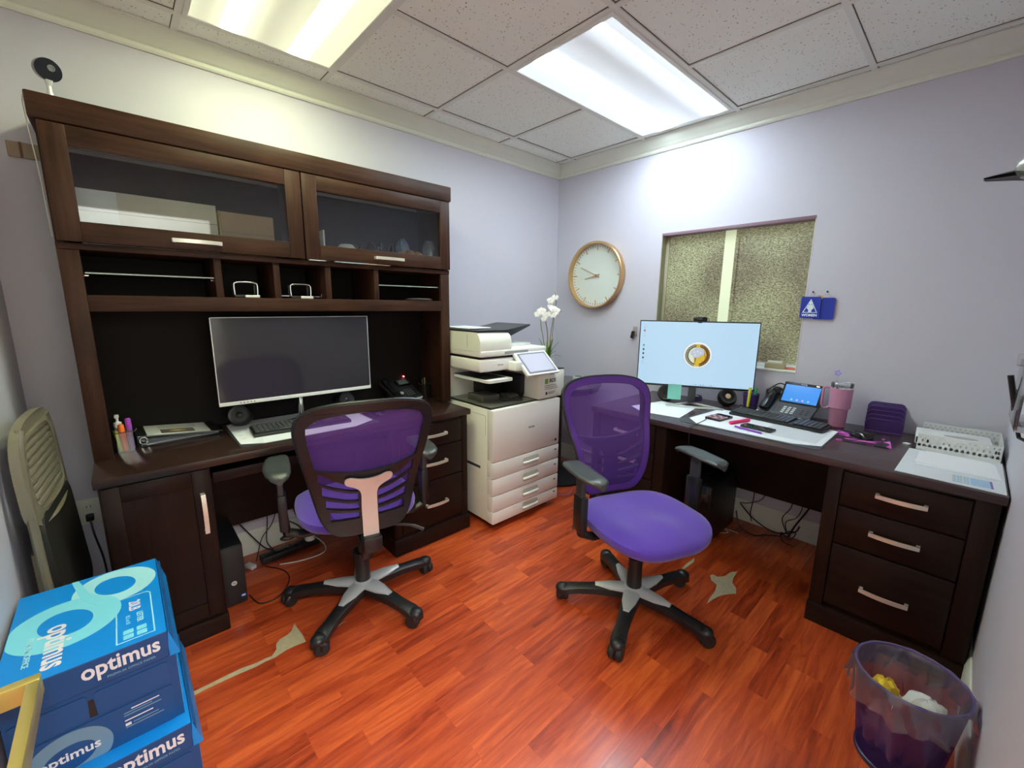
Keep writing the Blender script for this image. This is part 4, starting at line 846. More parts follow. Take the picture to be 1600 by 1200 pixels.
# lace tray with box, papers
LACE = mat('lace_metal', (.72, .74, .73), .45)
def lace_wall(mb, p, q, h, z):
    P = Vector(p); D = Vector(q)-P; L_ = D.length; M = Tr(P.x, P.y, z) @ Rz(atan2(D.y, D.x)) @ Rx(pi/2)
    nc = max(3, int(L_/.0165)); cw = L_/nc; holes = []
    for i in range(nc):
        cx = (i+.5)*cw
        for j, (cy, ry) in enumerate(((h*.28, h*.15), (h*.60, h*.11), (h*.82, h*.07))):
            ox = cw*.5 if j == 1 and i < nc-1 else 0
            sh = .9 if j == 0 else .55
            holes.append([(cx+ox+cw*.42*sh*cos(a), cy+ry*sin(a)*(1 if sin(a) > 0 or j else .35)) for a in [2*pi*k/8 for k in range(8)]])
    mb.prism([(0, 0), (L_, 0), (L_, h), (0, h)], .0012, LACE, M, holes=holes)
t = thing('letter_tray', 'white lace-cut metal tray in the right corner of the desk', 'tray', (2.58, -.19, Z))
m = MB(); m.box(-.125, .125, -.135, .155, 0, .0015, DGREY); m.build('tray_floor', t)  # dark floor colour puts shade behind the lace holes
m = MB(); m.box(-.105, .105, -.06, .13, .0, .014, PAPER); solo(m, 'paper_stack', 'stack of white sheets under the flat carton in the lace tray', 'paper', (2.58, -.19, Z+.0018))
for p, q in (((-.125, -.135), (.125, -.135)), ((.125, -.135), (.125, .155)), ((.125, .155), (-.125, .155))): m = MB(); lace_wall(m, p, q, .072, .0015); m.build('lace_side', t, smooth=False)
m = MB(); m.box(-.135, .105, -.085, .12, 0, .034, mat('white_carton', (.76, .78, .76), .5), .003); m.box(-.132, -.085, -.0857, -.0849, .004, .030, BLACKG); m.prism([(-.118, .008), (-.106, .008), (-.107, .020), (-.112, .026), (-.117, .020)], .0006, BRASS, Tr(0, -.0858, 0) @ Rx(pi/2)); m.prism([(.0+.055*cos(a), .0+.025*sin(a)) for a in [2*pi*i/24 for i in range(24)]], .0006, mat('carton_oval', (.42, .43, .40), .6), Tr(.01, .01, .0341))
solo(m, 'paper_box', 'flat white carton with a black label inside the lace tray', 'box', (2.575, -.185, Z+.0165), R(3))
t = sheet('paper_sheet', 'large white sheet spread along the front edge of the right desk', 'paper', [(2.425, -.742), (2.712, -.752), (2.712, -.31), (2.435, -.335)], Z, .002, mat('sheet_grey', (.66, .69, .72), .6))
m = MB(); m.box(-.055, .04, -.045, .045, 0, .0006, mat('chart_blue', (.34, .50, .68), .6))
for k in range(6): m.box(-.055+.0085*k, -.051+.0085*k, -.045, .045, .0006, .0009, mat('chart_tan', (.6, .55, .42), .6) if k % 2 == 0 else mat('chart_sky', (.5, .64, .74), .6))
m.box(.04, .046, -.045, .045, 0, .0009, mat('chart_violet', (.2, .12, .4), .6))
solo(m, 'printed_chart', 'blue and tan striped chart on the white sheet', 'chart', (2.635, -.675, Z+.0022), R(2))
m = MB(); m.prism([(-.122, .10), (-.105, -.13), (.125, -.115), (.10, .105)], .0012, PAPER); m.prism([(-.10, .12), (-.115, -.10), (.118, -.105), (.09, .115)], .0012, mat('paper_warm', (.82, .82, .84), .6), Tr(0, 0, .0013)); solo(m, 'envelope', 'pair of white sheets lying askew in front of the lace tray', 'paper', (2.585, -.468, Z+.003), R(-3))
m = MB(); m.prism([(0, 0), (.022, -.006), (.03, .006), (.01, .016)], .004, PAPER); solo(m, 'paper_scrap', 'tiny scrap of paper left of the lace tray', 'paper', (2.405, -.262, Z), 0)
# wall pocket and metal fixture on the right wall
t = thing('wall_file_pocket', 'clear acrylic file pocket with black brackets on the right wall', 'file holder', (RX, -1.0, 1.08))
m = MB(); m.box(-.055, -.050, -.16, .13, -.02, .15, ACRYL, .001); m.box(-.006, -.001, -.16, .13, -.02, .17, ACRYL, .001); m.box(-.055, -.001, -.16, .13, -.025, -.020, ACRYL, .001); m.box(-.062, -.048, .10, .13, .13, .165, ACRYL, .003); m.build('pocket', t)
m = MB(); m.tube([(-.072, .05, .105), (-.052, .055, .02), (-.046, .06, -.02), (-.036, .06, -.035)], [.007, .007, .006, .005], BLACK, 8); m.tube([(-.046, .06, -.02), (-.03, .03, -.075), (-.008, .0, -.08)], .005, BLACK, 8); m.build('bracket', t)
t = thing('wall_fixture', 'grey metal wall fixture with a dark pointed arm at the right edge', 'fixture', (RX, -1.2, 1.715))
m = MB(); m.grid([[(-.205, -.01, -.008), (-.205, .0, -.006), (-.200, .01, -.010)], [(-.15, -.02, -.004), (-.15, .0, .004), (-.15, .02, -.010)], [(-.08, -.035, -.010), (-.08, 0, .010), (-.08, .035, -.02)], [(-.0015, -.035, -.012), (-.0015, 0, .010), (-.0015, .035, -.02)]], BLACK); m.grid([[(-.205, -.01, -.012), (-.205, .0, -.010), (-.200, .01, -.013)], [(-.15, -.02, -.014), (-.15, .0, -.014), (-.15, .02, -.018)], [(-.08, -.035, -.026), (-.08, 0, -.028), (-.08, .035, -.03)], [(-.0015, -.035, -.03), (-.0015, 0, -.03), (-.0015, .035, -.03)]], BLACK); m.build('arm', t)
m = MB(); m.ball((-.085, 0, .008), .055, mat('fixture_metal', (.42, .43, .38), .3, metal=.5), (1.25, .8, .8)); m.cyl((-.07, 0, .01), (-.001, 0, .015), .03, MATS['fixture_metal']); m.build('cap', t)
m = MB(); m.ball((-.118, -.032, .028), .010, BLACK, (1, .6, 1)); m.build('knob', t)

# ------------------------------------------------------------------ things in the hutch
KR = mat('kraft_card', (.34, .23, .14), .8); KRP = mat('pale_card_box', (.56, .53, .46), .75)
m = MB(); m.box(-.11, .11, -.212, .212, 0, .200, KRP, .003); m.box(.1095, .1115, -.212, .212, .122, .124, mat('box_seam', (.2, .15, .1), .8)); m.box(.1098, .1112, -.212, -.10, .002, .198, mat('box_label', (.66, .70, .72), .6)); m.text('1001', .022, MATS['box_seam'], Tr(.1113, .05, .05) @ Rz(pi/2) @ Rx(pi/2))
solo(m, 'cardboard_box', 'pale cardboard box behind the left glass hutch door', 'box', (.19, -2.735, 1.5725), 0)
m = MB(); m.box(-.10, .10, -.104, .104, 0, .185, KR, .003); m.box(.0995, .1012, -.104, .104, .10, .102, MATS['box_seam']); m.box(-.1, .1, -.109, -.104, 0, .187, mat('box_edge', (.5, .42, .2), .8), .001)
solo(m, 'cardboard_box', 'brown cardboard box right of the pale box behind hutch glass', 'box', (.18, -2.404, 1.5725))
m = MB(); m.box(-.05, .05, -.004, .004, 0, .155, WHITE, .002); m.box(-.05, .05, -.006, .02, 0, .012, WHITE, .002); solo(m, 'white_bracket', 'thin upright white piece at the left inside the right glass cabinet', 'bracket', (.26, -2.085, 1.5725))
ORG = mat('orange_bag', (.62, .26, .03), .6)
m = MB()
for k in range(3): m.ball((.015*k-.015, (k-1)*.04, .052+.008*(k % 2)), .05, ORG, (.8, .9, 1.05), seg=12)
solo(m, 'orange_bag', 'crumpled orange bag behind the right glass hutch door', 'bag', (.245, -1.575, 1.5725))
def crumple(r, sc, mt, amp=.25, seed=1):
    m = MB(); m.ball((0, 0, 0), r, mt, sc, seg=22); rnd = random.Random(seed)
    for v in m.bm.verts: v.co *= 1+rnd.uniform(-amp, amp)
    mz = min(v.co.z for v in m.bm.verts)
    for v in m.bm.verts: v.co.z -= mz
    return m
solo(crumple(.07, (.55, .65, 1.25), mat('blue_plastic', (.10, .16, .26), .3), .14, 3), 'blue_package', 'dark blue plastic package behind the orange bag in the hutch', 'package', (.135, -1.560, 1.5725))
solo(crumple(.07, (.5, .55, 1.15), FOIL, .2, 5), 'clear_wrap', 'crumpled clear wrapping right of the orange bag in the hutch', 'wrapping', (.26, -1.452, 1.5725))
m = MB(); rnd = random.Random(4)
for k in range(6):
    yy = -.10+.04*k; a = [(rnd.uniform(-.03, .03), yy-.03, .004), (rnd.uniform(-.03, .03), yy+rnd.uniform(-.04, .04), .075), (rnd.uniform(-.02, .03), yy, rnd.uniform(.105, .135)), (rnd.uniform(-.03, .03), yy+rnd.uniform(-.04, .04), .07), (0, yy+.03, .006)]; m.tube(spline(a, 4, False), .0035, DGREY if k % 2 else GREY, 6)
solo(m, 'cable_bundle', 'tangle of dark cables on the floor of the right glass cabinet', 'cable', (.24, -1.80, 1.574))
m = MB(); m.lathe([(0, 0), (.03, 0), (.042, .04), (.046, .085), (.030, .102), (0, .105)], WHITE, seg=24); solo(m, 'white_jar', 'small white rounded jar left of the cables behind the hutch glass', 'jar', (.26, -1.955, 1.5725))
# papers trapped under the right door
for nm, y0, y1, c, lb in (('a', -2.175, -2.10, PAPER, 'white paper edge sticking out at the left under the right hutch door'), ('b', -2.055, -1.90, mat('pale_blue_paper', (.45, .58, .72), .6), 'pale blue paper edge sticking out under the right hutch door'), ('c', -1.90, -1.76, mat('peach_paper', (.72, .55, .38), .6), 'peach paper edge sticking out below the right hutch handle')):
    m = MB(); m.box(-.004, .012, y0-(y0+y1)/2, y1-(y0+y1)/2, 0, .0028, c); solo(m, 'paper_edge', lb, 'paper', (HX+.0085, (y0+y1)/2, 1.5742), group='papers poking out under the hutch door')
# chrome racks in the cubbies
def punch(label, y, wide=False):
    t = thing('hole_punch', label, 'hole punch', (.27, y, 1.3925), 0, 'hole punches in the hutch cubbies')
    m = MB(); m.box(-.05, .03, -.052, .052, 0, .012, BLACK, .003); m.box(-.05, -.03, -.05, -.036, .01, .062, BLACK, .004); m.box(-.05, -.03, .036, .05, .01, .062, BLACK, .004); m.build('base', t)
    m = MB(); m.tube(spline([(.0, -.045, .012), (.0, -.047, .05), (.0, -.040, .066), (.0, .0, .070), (.0, .040, .066), (.0, .047, .05), (.0, .045, .012)], 5, False), .0042, CHROME, 10); m.build('lever', t, label='chrome lever')
    m = MB(); m.box(.030, .036, -.012, .046, .0, .012, WHITE, .002); m.build('chip_tray', t)
    if wide: m = MB(); m.box(.0, .006, -.125, -.055, .010, .014, CHROME); m.tube([(.003, .055, .010), (.003, .096, .010), (.003, .098, .024)], .0025, CHROME, 6); m.build('guide_rail', t)
punch('small chrome-levered hole punch in the second hutch cubby', -2.435)
punch('chrome-levered hole punch with guide rails in the third hutch cubby', -2.20, True)
m = MB(); m.lathe([(0, 0), (.06, 0), (.068, .006), (.05, .014), (0, .015)], mat('dull_brown', (.10, .075, .065), .6), Matrix.Diagonal((1, 1.3, 1, 1))); solo(m, 'leather_pouch', 'flat dull brown pouch in the rightmost hutch cubby', 'pouch', (.24, -1.52, 1.3925))
# security camera on the hutch
t = thing('security_camera', 'black and white indoor camera on top of the hutch corner', 'camera', (.29, -2.965, 2.0492), R(112))
m = MB(); m.lathe([(0, 0), (.026, 0), (.026, .005), (.010, .010), (.007, .03), (.007, .05), (0, .05)], SILVER, seg=20); m.tube([(0, 0, .045), (0, -.004, .062)], [.008, .012], SILVER, 12); m.build('stand', t)
m = MB(); Mq = Tr(0, -.006, .092) @ Rx(R(104)); m.lathe([(0, -.022), (.026, -.022), (.033, -.014), (.0345, .008), (.0345, .012), (.0, .012)], BLACKG, Mq, seg=30); hd = m.build('camera_head', t)
m = MB(); m.lathe([(0, .012), (.010, .012), (.010, .0145), (.007, .015), (.006, .013), (0, .0125)], mat('lens_grey', (.16, .17, .18), .2), Mq @ Tr(.006, .008, 0), seg=20); m.build('lens', hd, off=(0, 0, 0))
m = MB(); m.tube(spline([(.02, -.03, .004), (.05, .02, .004), (.075, -.0, .002)], 5, False), .0018, CREAMC, 6); m.build('cable', t)
m = MB(); m.tube(spline([(.30, -3.024, 2.052), (.30, -3.034, 2.03), (.29, -3.032, 1.95), (.26, -3.026, 1.80), (.24, -3.024, 1.6)], 5, False), .0018, CREAMC, 6); solo(m, 'camera_cable', 'thin pale cable running down the left side of the hutch', 'cable', (0, 0, 0))
t = thing('cable_plate', 'tan cable plate on the wall left of the hutch', 'wall plate', (0, -3.075, 1.93))
m = MB(); m.box(.0, .012, -.04, .05, -.028, .028, mat('tan_plate', (.33, .25, .17), .5), .003); m.box(.012, .014, -.008, .0, -.028, .028, mat('brown_strip', (.14, .04, .02), .5)); m.build('plate', t)
t = thing('power_outlet', 'cream wall outlet with a black plug between folding chair and desk', 'outlet', (0, -3.075, .45))
m = MB(); m.box(0, .006, -.037, .037, -.058, .058, CREAM, .002); m.build('cover_plate', t)
m = MB()
for z in (.022, -.022): m.box(.006, .008, -.016, .016, z-.014, z+.014, CREAM, .003)
m.build('sockets', t)
for z in (.022,):
    m = MB()
    for y in (-.006, .006): m.box(.008, .0085, y-.0012, y+.0012, z-.003, z+.007, BLACK)
    m.build('slots', t)
m = MB(); m.box(.008, .035, -.013, .013, -.036, -.008, BLACK, .004); m.tube(spline([(.03, 0, -.03), (.045, .005, -.09), (.04, .02, -.22), (.06, .025, -.36), (.08, .03, -.438)], 5, False), .0035, CABLE, 6)
solo(m, 'power_plug', 'black plug and cord in the wall outlet beside the desk', 'plug', (0, -3.075, .45))

# ------------------------------------------------------------------ left desk top
t = thing('supply_caddy', 'clear acrylic caddy with a wire loop at the left end of the hutch desk', 'caddy', (.232, -2.922, Z), R(6))
m = MB()
for x0, x1, y0, y1 in ((-.03, -.0285, -.026, .026), (.0285, .03, -.026, .026), (-.03, .03, -.026, -.0245), (-.03, .03, .0245, .026)): m.box(x0, x1, y0, y1, 0, .088, ACRYL)
m.box(-.03, .03, -.026, .026, 0, .002, ACRYL); m.build('box', t)
m = MB(); m.tube([(-.032, -.028, .083), (.032, -.028, .083), (.032, .034, .083), (.026, .040, .09), (-.032, .034, .083)], .0016, DGREY, 6, closed=True); m.build('wire_loop', t)
t = thing('pump_bottle', 'clear hand sanitizer bottle with a white pump in the acrylic caddy', 'bottle', (.222, -2.934, Z+.003))
m = MB(); m.lathe([(0, 0), (.012, 0), (.0135, .005), (.0135, .088), (.009, .10), (.0, .10)], glass('gel_bottle', (.95, .97, .95), .3, .05, .25, (.75, .78, .68)), seg=20); m.build('bottle', t)
m = MB(); m.lathe([(0, .098), (.013, .098), (.013, .116), (.007, .119), (.0045, .121), (.0045, .142), (0, .142)], WHITE, seg=20); m.box(-.006, .030, -.007, .007, .139, .149, WHITE, .003); m.build('pump_head', t)
upright('highlighter', 'bright orange highlighter standing in the acrylic caddy', 'highlighter', (.246, -2.920, Z+.003), (.244, -2.926, Z+.115), .0095, mat('orange_marker', (.95, .13, .02), .4), mat('orange_cap', (.98, .20, .02), .4))
upright('spray_bottle', 'small purple spray tube standing in the acrylic caddy', 'bottle', (.240, -2.900, Z+.003), (.240, -2.902, Z+.135), .0092, mat('violet_tube', (.30, .12, .42), .35), mat('violet_cap', (.42, .07, .55), .3))
upright('highlighter', 'yellow highlighter leaning low inside the acrylic caddy', 'highlighter', (.250, -2.934, Z+.003), (.236, -2.944, Z+.088), .0065, mat('lime_marker', (.62, .72, .03), .4))
t = thing('ring_binder', 'black ring binder with a printed white cover, lying left of the monitor', 'binder', (.03, -2.890, Z), R(2))
m = MB(); m.box(0, .20, 0, .30, 0, .003, BLACK, .001); m.box(0, .20, 0, .003, 0, .050, BLACK, .001)
m.grid([[(0, 0, .050), (.20, 0, .050)], [(0, .30, .018), (.20, .30, .018)], [(0, .30, .0155), (.20, .30, .0155)], [(0, 0, .0475), (.20, 0, .0475)]], BLACK, wrapv=True); m.box(.1995, .2005, 0, .30, .0475, .0485, SILVER, M=Rx(-.107)); m.build('cover', t)
Mc_ = Tr(0, 0, .0505) @ Rx(-atan2(.032, .30))
m = MB(); m.box(.006, .197, .035, .262, 0, .0008, mat('binder_sheet', (.80, .82, .78), .5)); m.box(.105, .178, .085, .205, .0008, .0012, mat('photo_brown', (.16, .12, .13), .5)); m.flat([(.140+.022*cos(a), .145+.030*sin(a)) for a in [2*pi*i/24 for i in range(24)]], mat('photo_gold', (.55, .36, .10), .5), Tr(0, 0, .0014)); m.flat([(.138+.012*cos(a), .142+.016*sin(a)) for a in [2*pi*i/20 for i in range(20)]], mat('photo_cream', (.66, .62, .35), .5), Tr(0, 0, .0016))
for x in (.03, .055, .078): m.box(x, x+.004, .08, .22, .0008, .001, GREY)
m.build('printed_cover', t, M=Mc_)
m = MB(); m.grid([[(.01, .03, .004), (.188, .03, .004)], [(.01, .29, .006), (.188, .29, .006)], [(.01, .29, .014), (.188, .29, .014)], [(.01, .03, .020), (.188, .03, .020)]], PAPER, wrapv=True); m.build('pages', t)
m = MB()
for x in (.03, .10, .17): m.tube([(x, .022+.013*cos(a), .020+.015*sin(a)) for a in [2*pi*i/16 for i in range(16)]], .0018, CHROME, 6, closed=True)
m.build('rings', t)
t = thing('desk_pad', 'white calendar desk pad under the keyboard on the hutch desk', 'desk pad', (.27, -2.24, Z), world=True)
m = MB(); m.prism(rrect(.045, .515, -2.56, -1.93, .02), .002, DGREY, Tr(0, 0, Z)); m.build('mat', t)
m = MB(); m.prism([(.06, -2.51), (.09, -2.545), (.46, -2.552), (.508, -2.47), (.508, -2.06), (.45, -1.945), (.10, -1.945), (.06, -1.98)], .001, PAPER, Tr(0, 0, Z+.0021))
for k in range(5): m.box(.12+.065*k, .125+.065*k, -2.530, -2.512, Z+.0031, Z+.0033, PAPERG)
m.box(.085, .09, -2.5, -2.44, Z+.0031, Z+.0033, PAPERG); m.build('calendar_sheet', t)
keyboard('black keyboard on the white calendar pad in front of the switched-off monitor', (.345, -2.265, Z+.0035), R(87), .44, .14)
mouse('black mouse seen through the purple chair back on the hutch desk', (.385, -1.885, Z), R(90))
ball_speaker('dark ball speaker left below the switched-off monitor', (.120, -2.485, Z), R(70), .3, False)
ball_speaker('dark ball speaker right below the switched-off monitor', (.120, -1.965, Z), R(100), .3, False)
t = thing('desk_phone', 'black office phone with a red light inside the hutch', 'phone', (.125, -1.600, Z), R(100))
Ms = Tr(0, -.075, .012) @ Rx(R(30))
m = MB(); m.prism(rrect(-.105, .105, 0, .20, .012), .020, BLACK, Ms); m.prism(rrect(-.105, .105, -.004, .006, .002), .018, WHITE, Ms @ Tr(0, 0, -.006)); m.box(-.07, .07, -.01, .075, 0, .05, BLACK, .006); m.build('body', t)
m = MB(); digits(m, Ms @ Tr(.035, .055, .0205), 3, 4, .022, .017, (.013, .008), mat('phone_key', (.12, .13, .14), .4)); m.build('number_keys', t)['kind'] = 'stuff'
m = MB(); m.lathe([(0, .02), (.012, .02), (.011, .024), (0, .024)], SILVER, Ms @ Tr(-.022, .058, 0), seg=20); m.build('navigation_button', t)
m = MB(); m.box(-.01, .088, .115, .175, .019, .034, BLACKG, .004, M=Ms); m.box(.0, .078, .122, .165, .034, .035, mat('lcd_grey', (.10, .12, .11), .25), M=Ms); sc_ = m.build('display', t)
m = MB(); m.ball((.083, .195, .034), .006, mat('red_led', (.2, .0, .0), .4, emit=(1, .10, .09), estr=2.2), (1, 1, .7), M=Ms, seg=12); m.build('red_light', t)
Mh = Ms @ Tr(-.075, .01, .020)
m = MB(); rows = []
for y, wd, h in ((-.01, .012, .012), (0, .022, .026), (.04, .025, .030), (.06, .020, .022), (.12, .020, .022), (.14, .025, .030), (.18, .022, .026), (.19, .012, .012)): rows.append([(wd*cos(a), y, h*.5+h*.5*sin(a)) for a in [2*pi*j/14 for j in range(14)]])
m.grid(rows, BLACKG, Mh, wrapu=True, caps=True); m.build('handset', t)
t = thing('pen_holder', 'black wire-mesh pen cup right of the black office phone', 'pen cup', (.135, -1.435, Z))
m = MB(); m.lathe([(.034, 0), (.040, .095)], weave('black_wire_mesh', (.02, .02, .02), .55), seg=24, caps=False); m.build('cup', t)
m = MB()
for r, z in ((.040, .095), (.034, .002)): m.tube([(r*cos(a), r*sin(a), z) for a in [2*pi*i/24 for i in range(24)]], .002, BLACK, 6, closed=True)
m.build('rim', t)
upright('ballpoint_pen', 'olive pen standing in the black pen cup', 'pen', (.135, -1.428, Z+.003), (.145, -1.440, Z+.135), .0045, mat('olive_pen', (.22, .20, .10), .4))
upright('ballpoint_pen', 'dark grey pen leaning left in the black pen cup', 'pen', (.135, -1.438, Z+.003), (.150, -1.462, Z+.130), .005, GREY)

# ------------------------------------------------------------------ under the left desk
t = thing('computer_tower', 'slim black computer tower on the floor under the hutch desk', 'computer', (.27, -2.632, 0), world=True)
m = MB(); m.box(.10, .432, -2.676, -2.586, .003, .292, BLACK, .003); m.box(.432, .44, -2.674, -2.588, .005, .290, mat('tower_front', (.016, .016, .017), .5), .003); m.build('case', t)
m = MB(); m.lathe([(0, 0), (.011, 0), (.011, .001), (0, .001)], SILVER, Tr(.4402, -2.633, .115) @ Ry(pi/2), seg=24); m.text('hp', .012, BLACK, Tr(.4415, -2.633, .116) @ Rz(pi/2) @ Rx(pi/2)); m.build('round_badge', t, label='round silver badge')
m = MB(); m.box(.4402, .4408, -2.612, -2.592, .035, .050, mat('sticker_blue', (.02, .10, .40), .4)); m.box(.4408, .4411, -2.609, -2.596, .039, .045, PAPER); m.build('sticker', t)
m = MB(); m.box(-.032, .032, -.15, .15, 0, .035, BLACK, .006)
for k in range(6): m.box(-.014, .014, -.125+.044*k, -.095+.044*k, .035, .0362, BLACKG, .0005)
ps = solo(m, 'power_strip', 'black power strip on the floor under the hutch desk', 'power strip', (.135, -2.32, .0005), R(4))
m = MB(); m.lathe([(0, 0), (.026, 0), (.028, .004), (.028, .022), (.024, .028), (0, .028)], WHITE, seg=24); solo(m, 'charging_adapter', 'round white adapter plugged at the right end of the power strip', 'adapter', (.14, -2.215, .0375))
m = MB(); m.box(-.028, .028, -.014, .014, 0, .02, mat('pale_adapter', (.6, .6, .55), .4), .003); solo(m, 'cable_adapter', 'small white rectangular adapter beside the black tower', 'adapter', (.16, -2.52, .0015), R(25))
def cord(label, pts, r=.003, mt=CABLE, n=6, name='floor_cable'):
    m = MB(); m.tube(spline(pts, n, False), r, mt, 6); return solo(m, name, label, 'cable', (0, 0, 0))
cord('white cable looping over the floor right of the power strip', [(.16, -2.19, .05), (.21, -2.16, .012), (.27, -2.19, .003), (.27, -2.30, .003), (.23, -2.40, .003)], .0028, CREAMC)
cord('black cable looping on the floor right of the black tower', [(.20, -2.46, .004), (.30, -2.40, .004), (.40, -2.40, .004), (.50, -2.47, .004), (.50, -2.55, .004), (.40, -2.575, .004)], .003)
cord('black cable crossing behind the black tower down to the strip', [(.03, -2.55, .24), (.05, -2.50, .15), (.10, -2.44, .06), (.13, -2.40, .040)], .0035)
cord('black cable hanging from the modesty panel at the hutch desk middle', [(.035, -2.40, .30), (.04, -2.40, .18), (.08, -2.42, .08), (.12, -2.40, .039)], .003)
cord('black cable slanting right behind the hutch desk panel', [(.035, -2.38, .28), (.05, -2.32, .17), (.06, -2.25, .10), (.11, -2.22, .04)], .004)
cord('thin black cable crossing left above the power strip', [(.035, -2.33, .28), (.05, -2.38, .16), (.07, -2.44, .10), (.14, -2.49, .012)], .0025)
cord('thick black cable drooping from the desk panel near the chair arm', [(.035, -2.27, .28), (.05, -2.25, .15), (.09, -2.19, .09), (.14, -2.13, .10), (.16, -2.08, .12)], .004)

# ------------------------------------------------------------------ under the right desk
t = thing('computer_tower', 'black computer tower in the shadow under the window-wall desk', 'computer', (1.60, -.36, 0), world=True)
m = MB(); m.box(1.545, 1.672, -.50, -.10, .003, .36, BLACK, .006); m.box(1.547, 1.670, -.508, -.50, .005, .358, BLACKG, .004); m.build('case', t)
m = MB(); m.box(1.57, 1.64, -.5095, -.508, .30, .303, DGREY); m.build('drive_slot', t)
PTS = [('thin black cable hanging from the desk panel beside the right tower', [(1.76, -.045, .30), (1.76, -.05, .18), (1.755, -.06, .09), (1.77, -.07, .04)], .003),
 ('black cable sagging left along the right desk baseboard', [(1.83, -.04, .30), (1.81, -.05, .20), (1.74, -.06, .15), (1.69, -.07, .14)], .003),
 ('long black cable sagging across the wall under the right desk', [(1.69, -.06, .13), (1.78, -.07, .06), (1.90, -.08, .025), (2.00, -.07, .06), (2.02, -.05, .10)], .004),
 ('black cable hanging in the middle under the right desk', [(1.97, -.045, .30), (1.965, -.05, .20), (1.93, -.06, .12), (1.96, -.07, .05)], .003),
 ('thin black cable bowing right under the desk', [(2.00, -.045, .30), (2.02, -.05, .22), (2.00, -.06, .15), (1.95, -.06, .10), (1.98, -.08, .02)], .0025),
 ('thick black cable slanting down the wall under the right desk', [(2.07, -.045, .30), (2.05, -.05, .22), (2.00, -.06, .10), (1.98, -.08, .03)], .005),
 ('black cable coiled at the foot of the right desk wall', [(1.93, -.09, .01), (1.97, -.06, .05), (2.01, -.07, .06), (1.99, -.10, .02), (1.94, -.08, .04), (1.96, -.12, .005), (2.02, -.13, .004)], .003),
 ('black cable lying on the floor beside the right tower', [(1.69, -.12, .10), (1.73, -.15, .02), (1.82, -.17, .004), (1.86, -.12, .004), (1.93, -.10, .02)], .004)]
for lb, p, r in PTS: cord(lb, p, r)
cord('thin white cable end on the floor behind the outward-turned chair seat', [(1.60, -.27, .0025), (1.66, -.30, .0025), (1.70, -.25, .0025), (1.66, -.22, .0025), (1.73, -.215, .0025), (1.745, -.215, .0025)], .002, CREAMC)
# ------------------------------------------------------------------ corner: orchid, round table
LEAF = mat('orchid_leaf', (.10, .22, .03), .4); STEM = mat('orchid_stem', (.16, .20, .06), .5); PET = mat('orchid_petal', (.82, .80, .76), .5); ROOT = mat('brown_stake', (.24, .13, .05), .6)
t = thing('orchid', 'white orchid in a small pale pot behind the copier screen', 'plant', (.595, -.745, .9635))
m = MB(); m.lathe([(0, 0), (.026, 0), (.034, .02), (.036, .030), (.031, .036), (.027, .034), (0, .030)], WHITE, seg=24); m.build('pot', t)
rnd = random.Random(2)
for k in range(9):
    a = k*2.4; ln = rnd.uniform(.10, .17); w_ = .010; m = MB(); rows = []
    for i in range(8):
        f = i/7; wd = w_*sin(pi*min(.98, f*.85+.12)); r = .012+.045*f*f*(1+.3*(k % 3)); z = .03+ln*f-.03*f*f*(k % 2); c = Vector((r*cos(a), r*sin(a), z)); s_ = Vector((-sin(a), cos(a), 0)); rows.append([tuple(c-s_*wd), tuple(c+Vector((0, 0, -.002))), tuple(c+s_*wd)])
    m.grid(rows, LEAF); m.grid([[(x, y, z-.0012) for x, y, z in r_] for r_ in rows], LEAF); m.build('leaf', t)
V1 = Vector((.57, -.0)); toR = Vector((cos(YAW), sin(YAW), 0))
def P3(r, z, d=0): return tuple(toR*r+Vector((0, 0, z))+Vector((sin(YAW), -cos(YAW), 0))*d)
for pts, mt_, rr in (([(-.006, .03), (-.022, .15), (-.045, .27), (-.050, .33)], STEM, .0028), ([(0, .03), (.0, .2), (-.015, .30), (-.040, .36)], ROOT, .0032), ([(.012, .03), (.020, .2), (.040, .36), (.052, .44), (.040, .50)], STEM, .0028), ([(.018, .04), (.036, .25), (.042, .36)], ROOT, .0022)):
    m = MB(); m.tube(spline([P3(a, z) for a, z in pts], 5, False), rr, mt_, 6); m.build('stem', t)
for pts in ([(.045, .33), (.07, .36), (.095, .375)], [(.02, .06), (.06, .075), (.10, .065)]):
    m = MB(); m.tube(spline([P3(a, z) for a, z in pts], 5, False), .0014, STEM, 5); m.build('tendril', t)
def flower(c, s, tilt):
    m = MB(); M = Tr(*c) @ Rz(YAW+tilt) @ Rx(pi/2-.2)
    for k in range(5):
        a = 2*pi*k/5+pi/2; big = k in (1, 4); L_ = s*(1 if big else .92); wd = s*(.52 if big else .34); rows = []
        for i in range(7):
            f = i/6; ww = wd*sin(pi*min(.97, f*.9+.06)); rows.append([(L_*f*cos(a)-ww*sin(a)*q, L_*f*sin(a)+ww*cos(a)*q, .12*s*sin(f*3)-abs(q)*.10*s+.002*k) for q in (-1, -.5, 0, .5, 1)])
        m.grid(rows, PET, M)
    m.ball((0, 0, .004), s*.18, PET, (1, 1, .8), M=M, seg=10); m.build('blossom', t)
for r, z, s, tl, d in ((-.045, .368, .034, .2, .01), (-.072, .350, .026, -.5, .0), (-.02, .345, .030, .5, .01), (-.030, .318, .022, 0, .015), (.028, .385, .030, .3, .02), (.052, .372, .030, -.3, .01), (.030, .348, .030, .1, .02), (.008, .352, .024, .6, .0), (.015, .440, .028, -.2, .0), (.044, .462, .024, .3, .0), (.010, .402, .020, .2, .0)):
    flower(P3(r, z, d), s, tl)
t = thing('round_side_table', 'black round side table with a smoked glass top in the room corner', 'side table', (.38, -.36, 0))
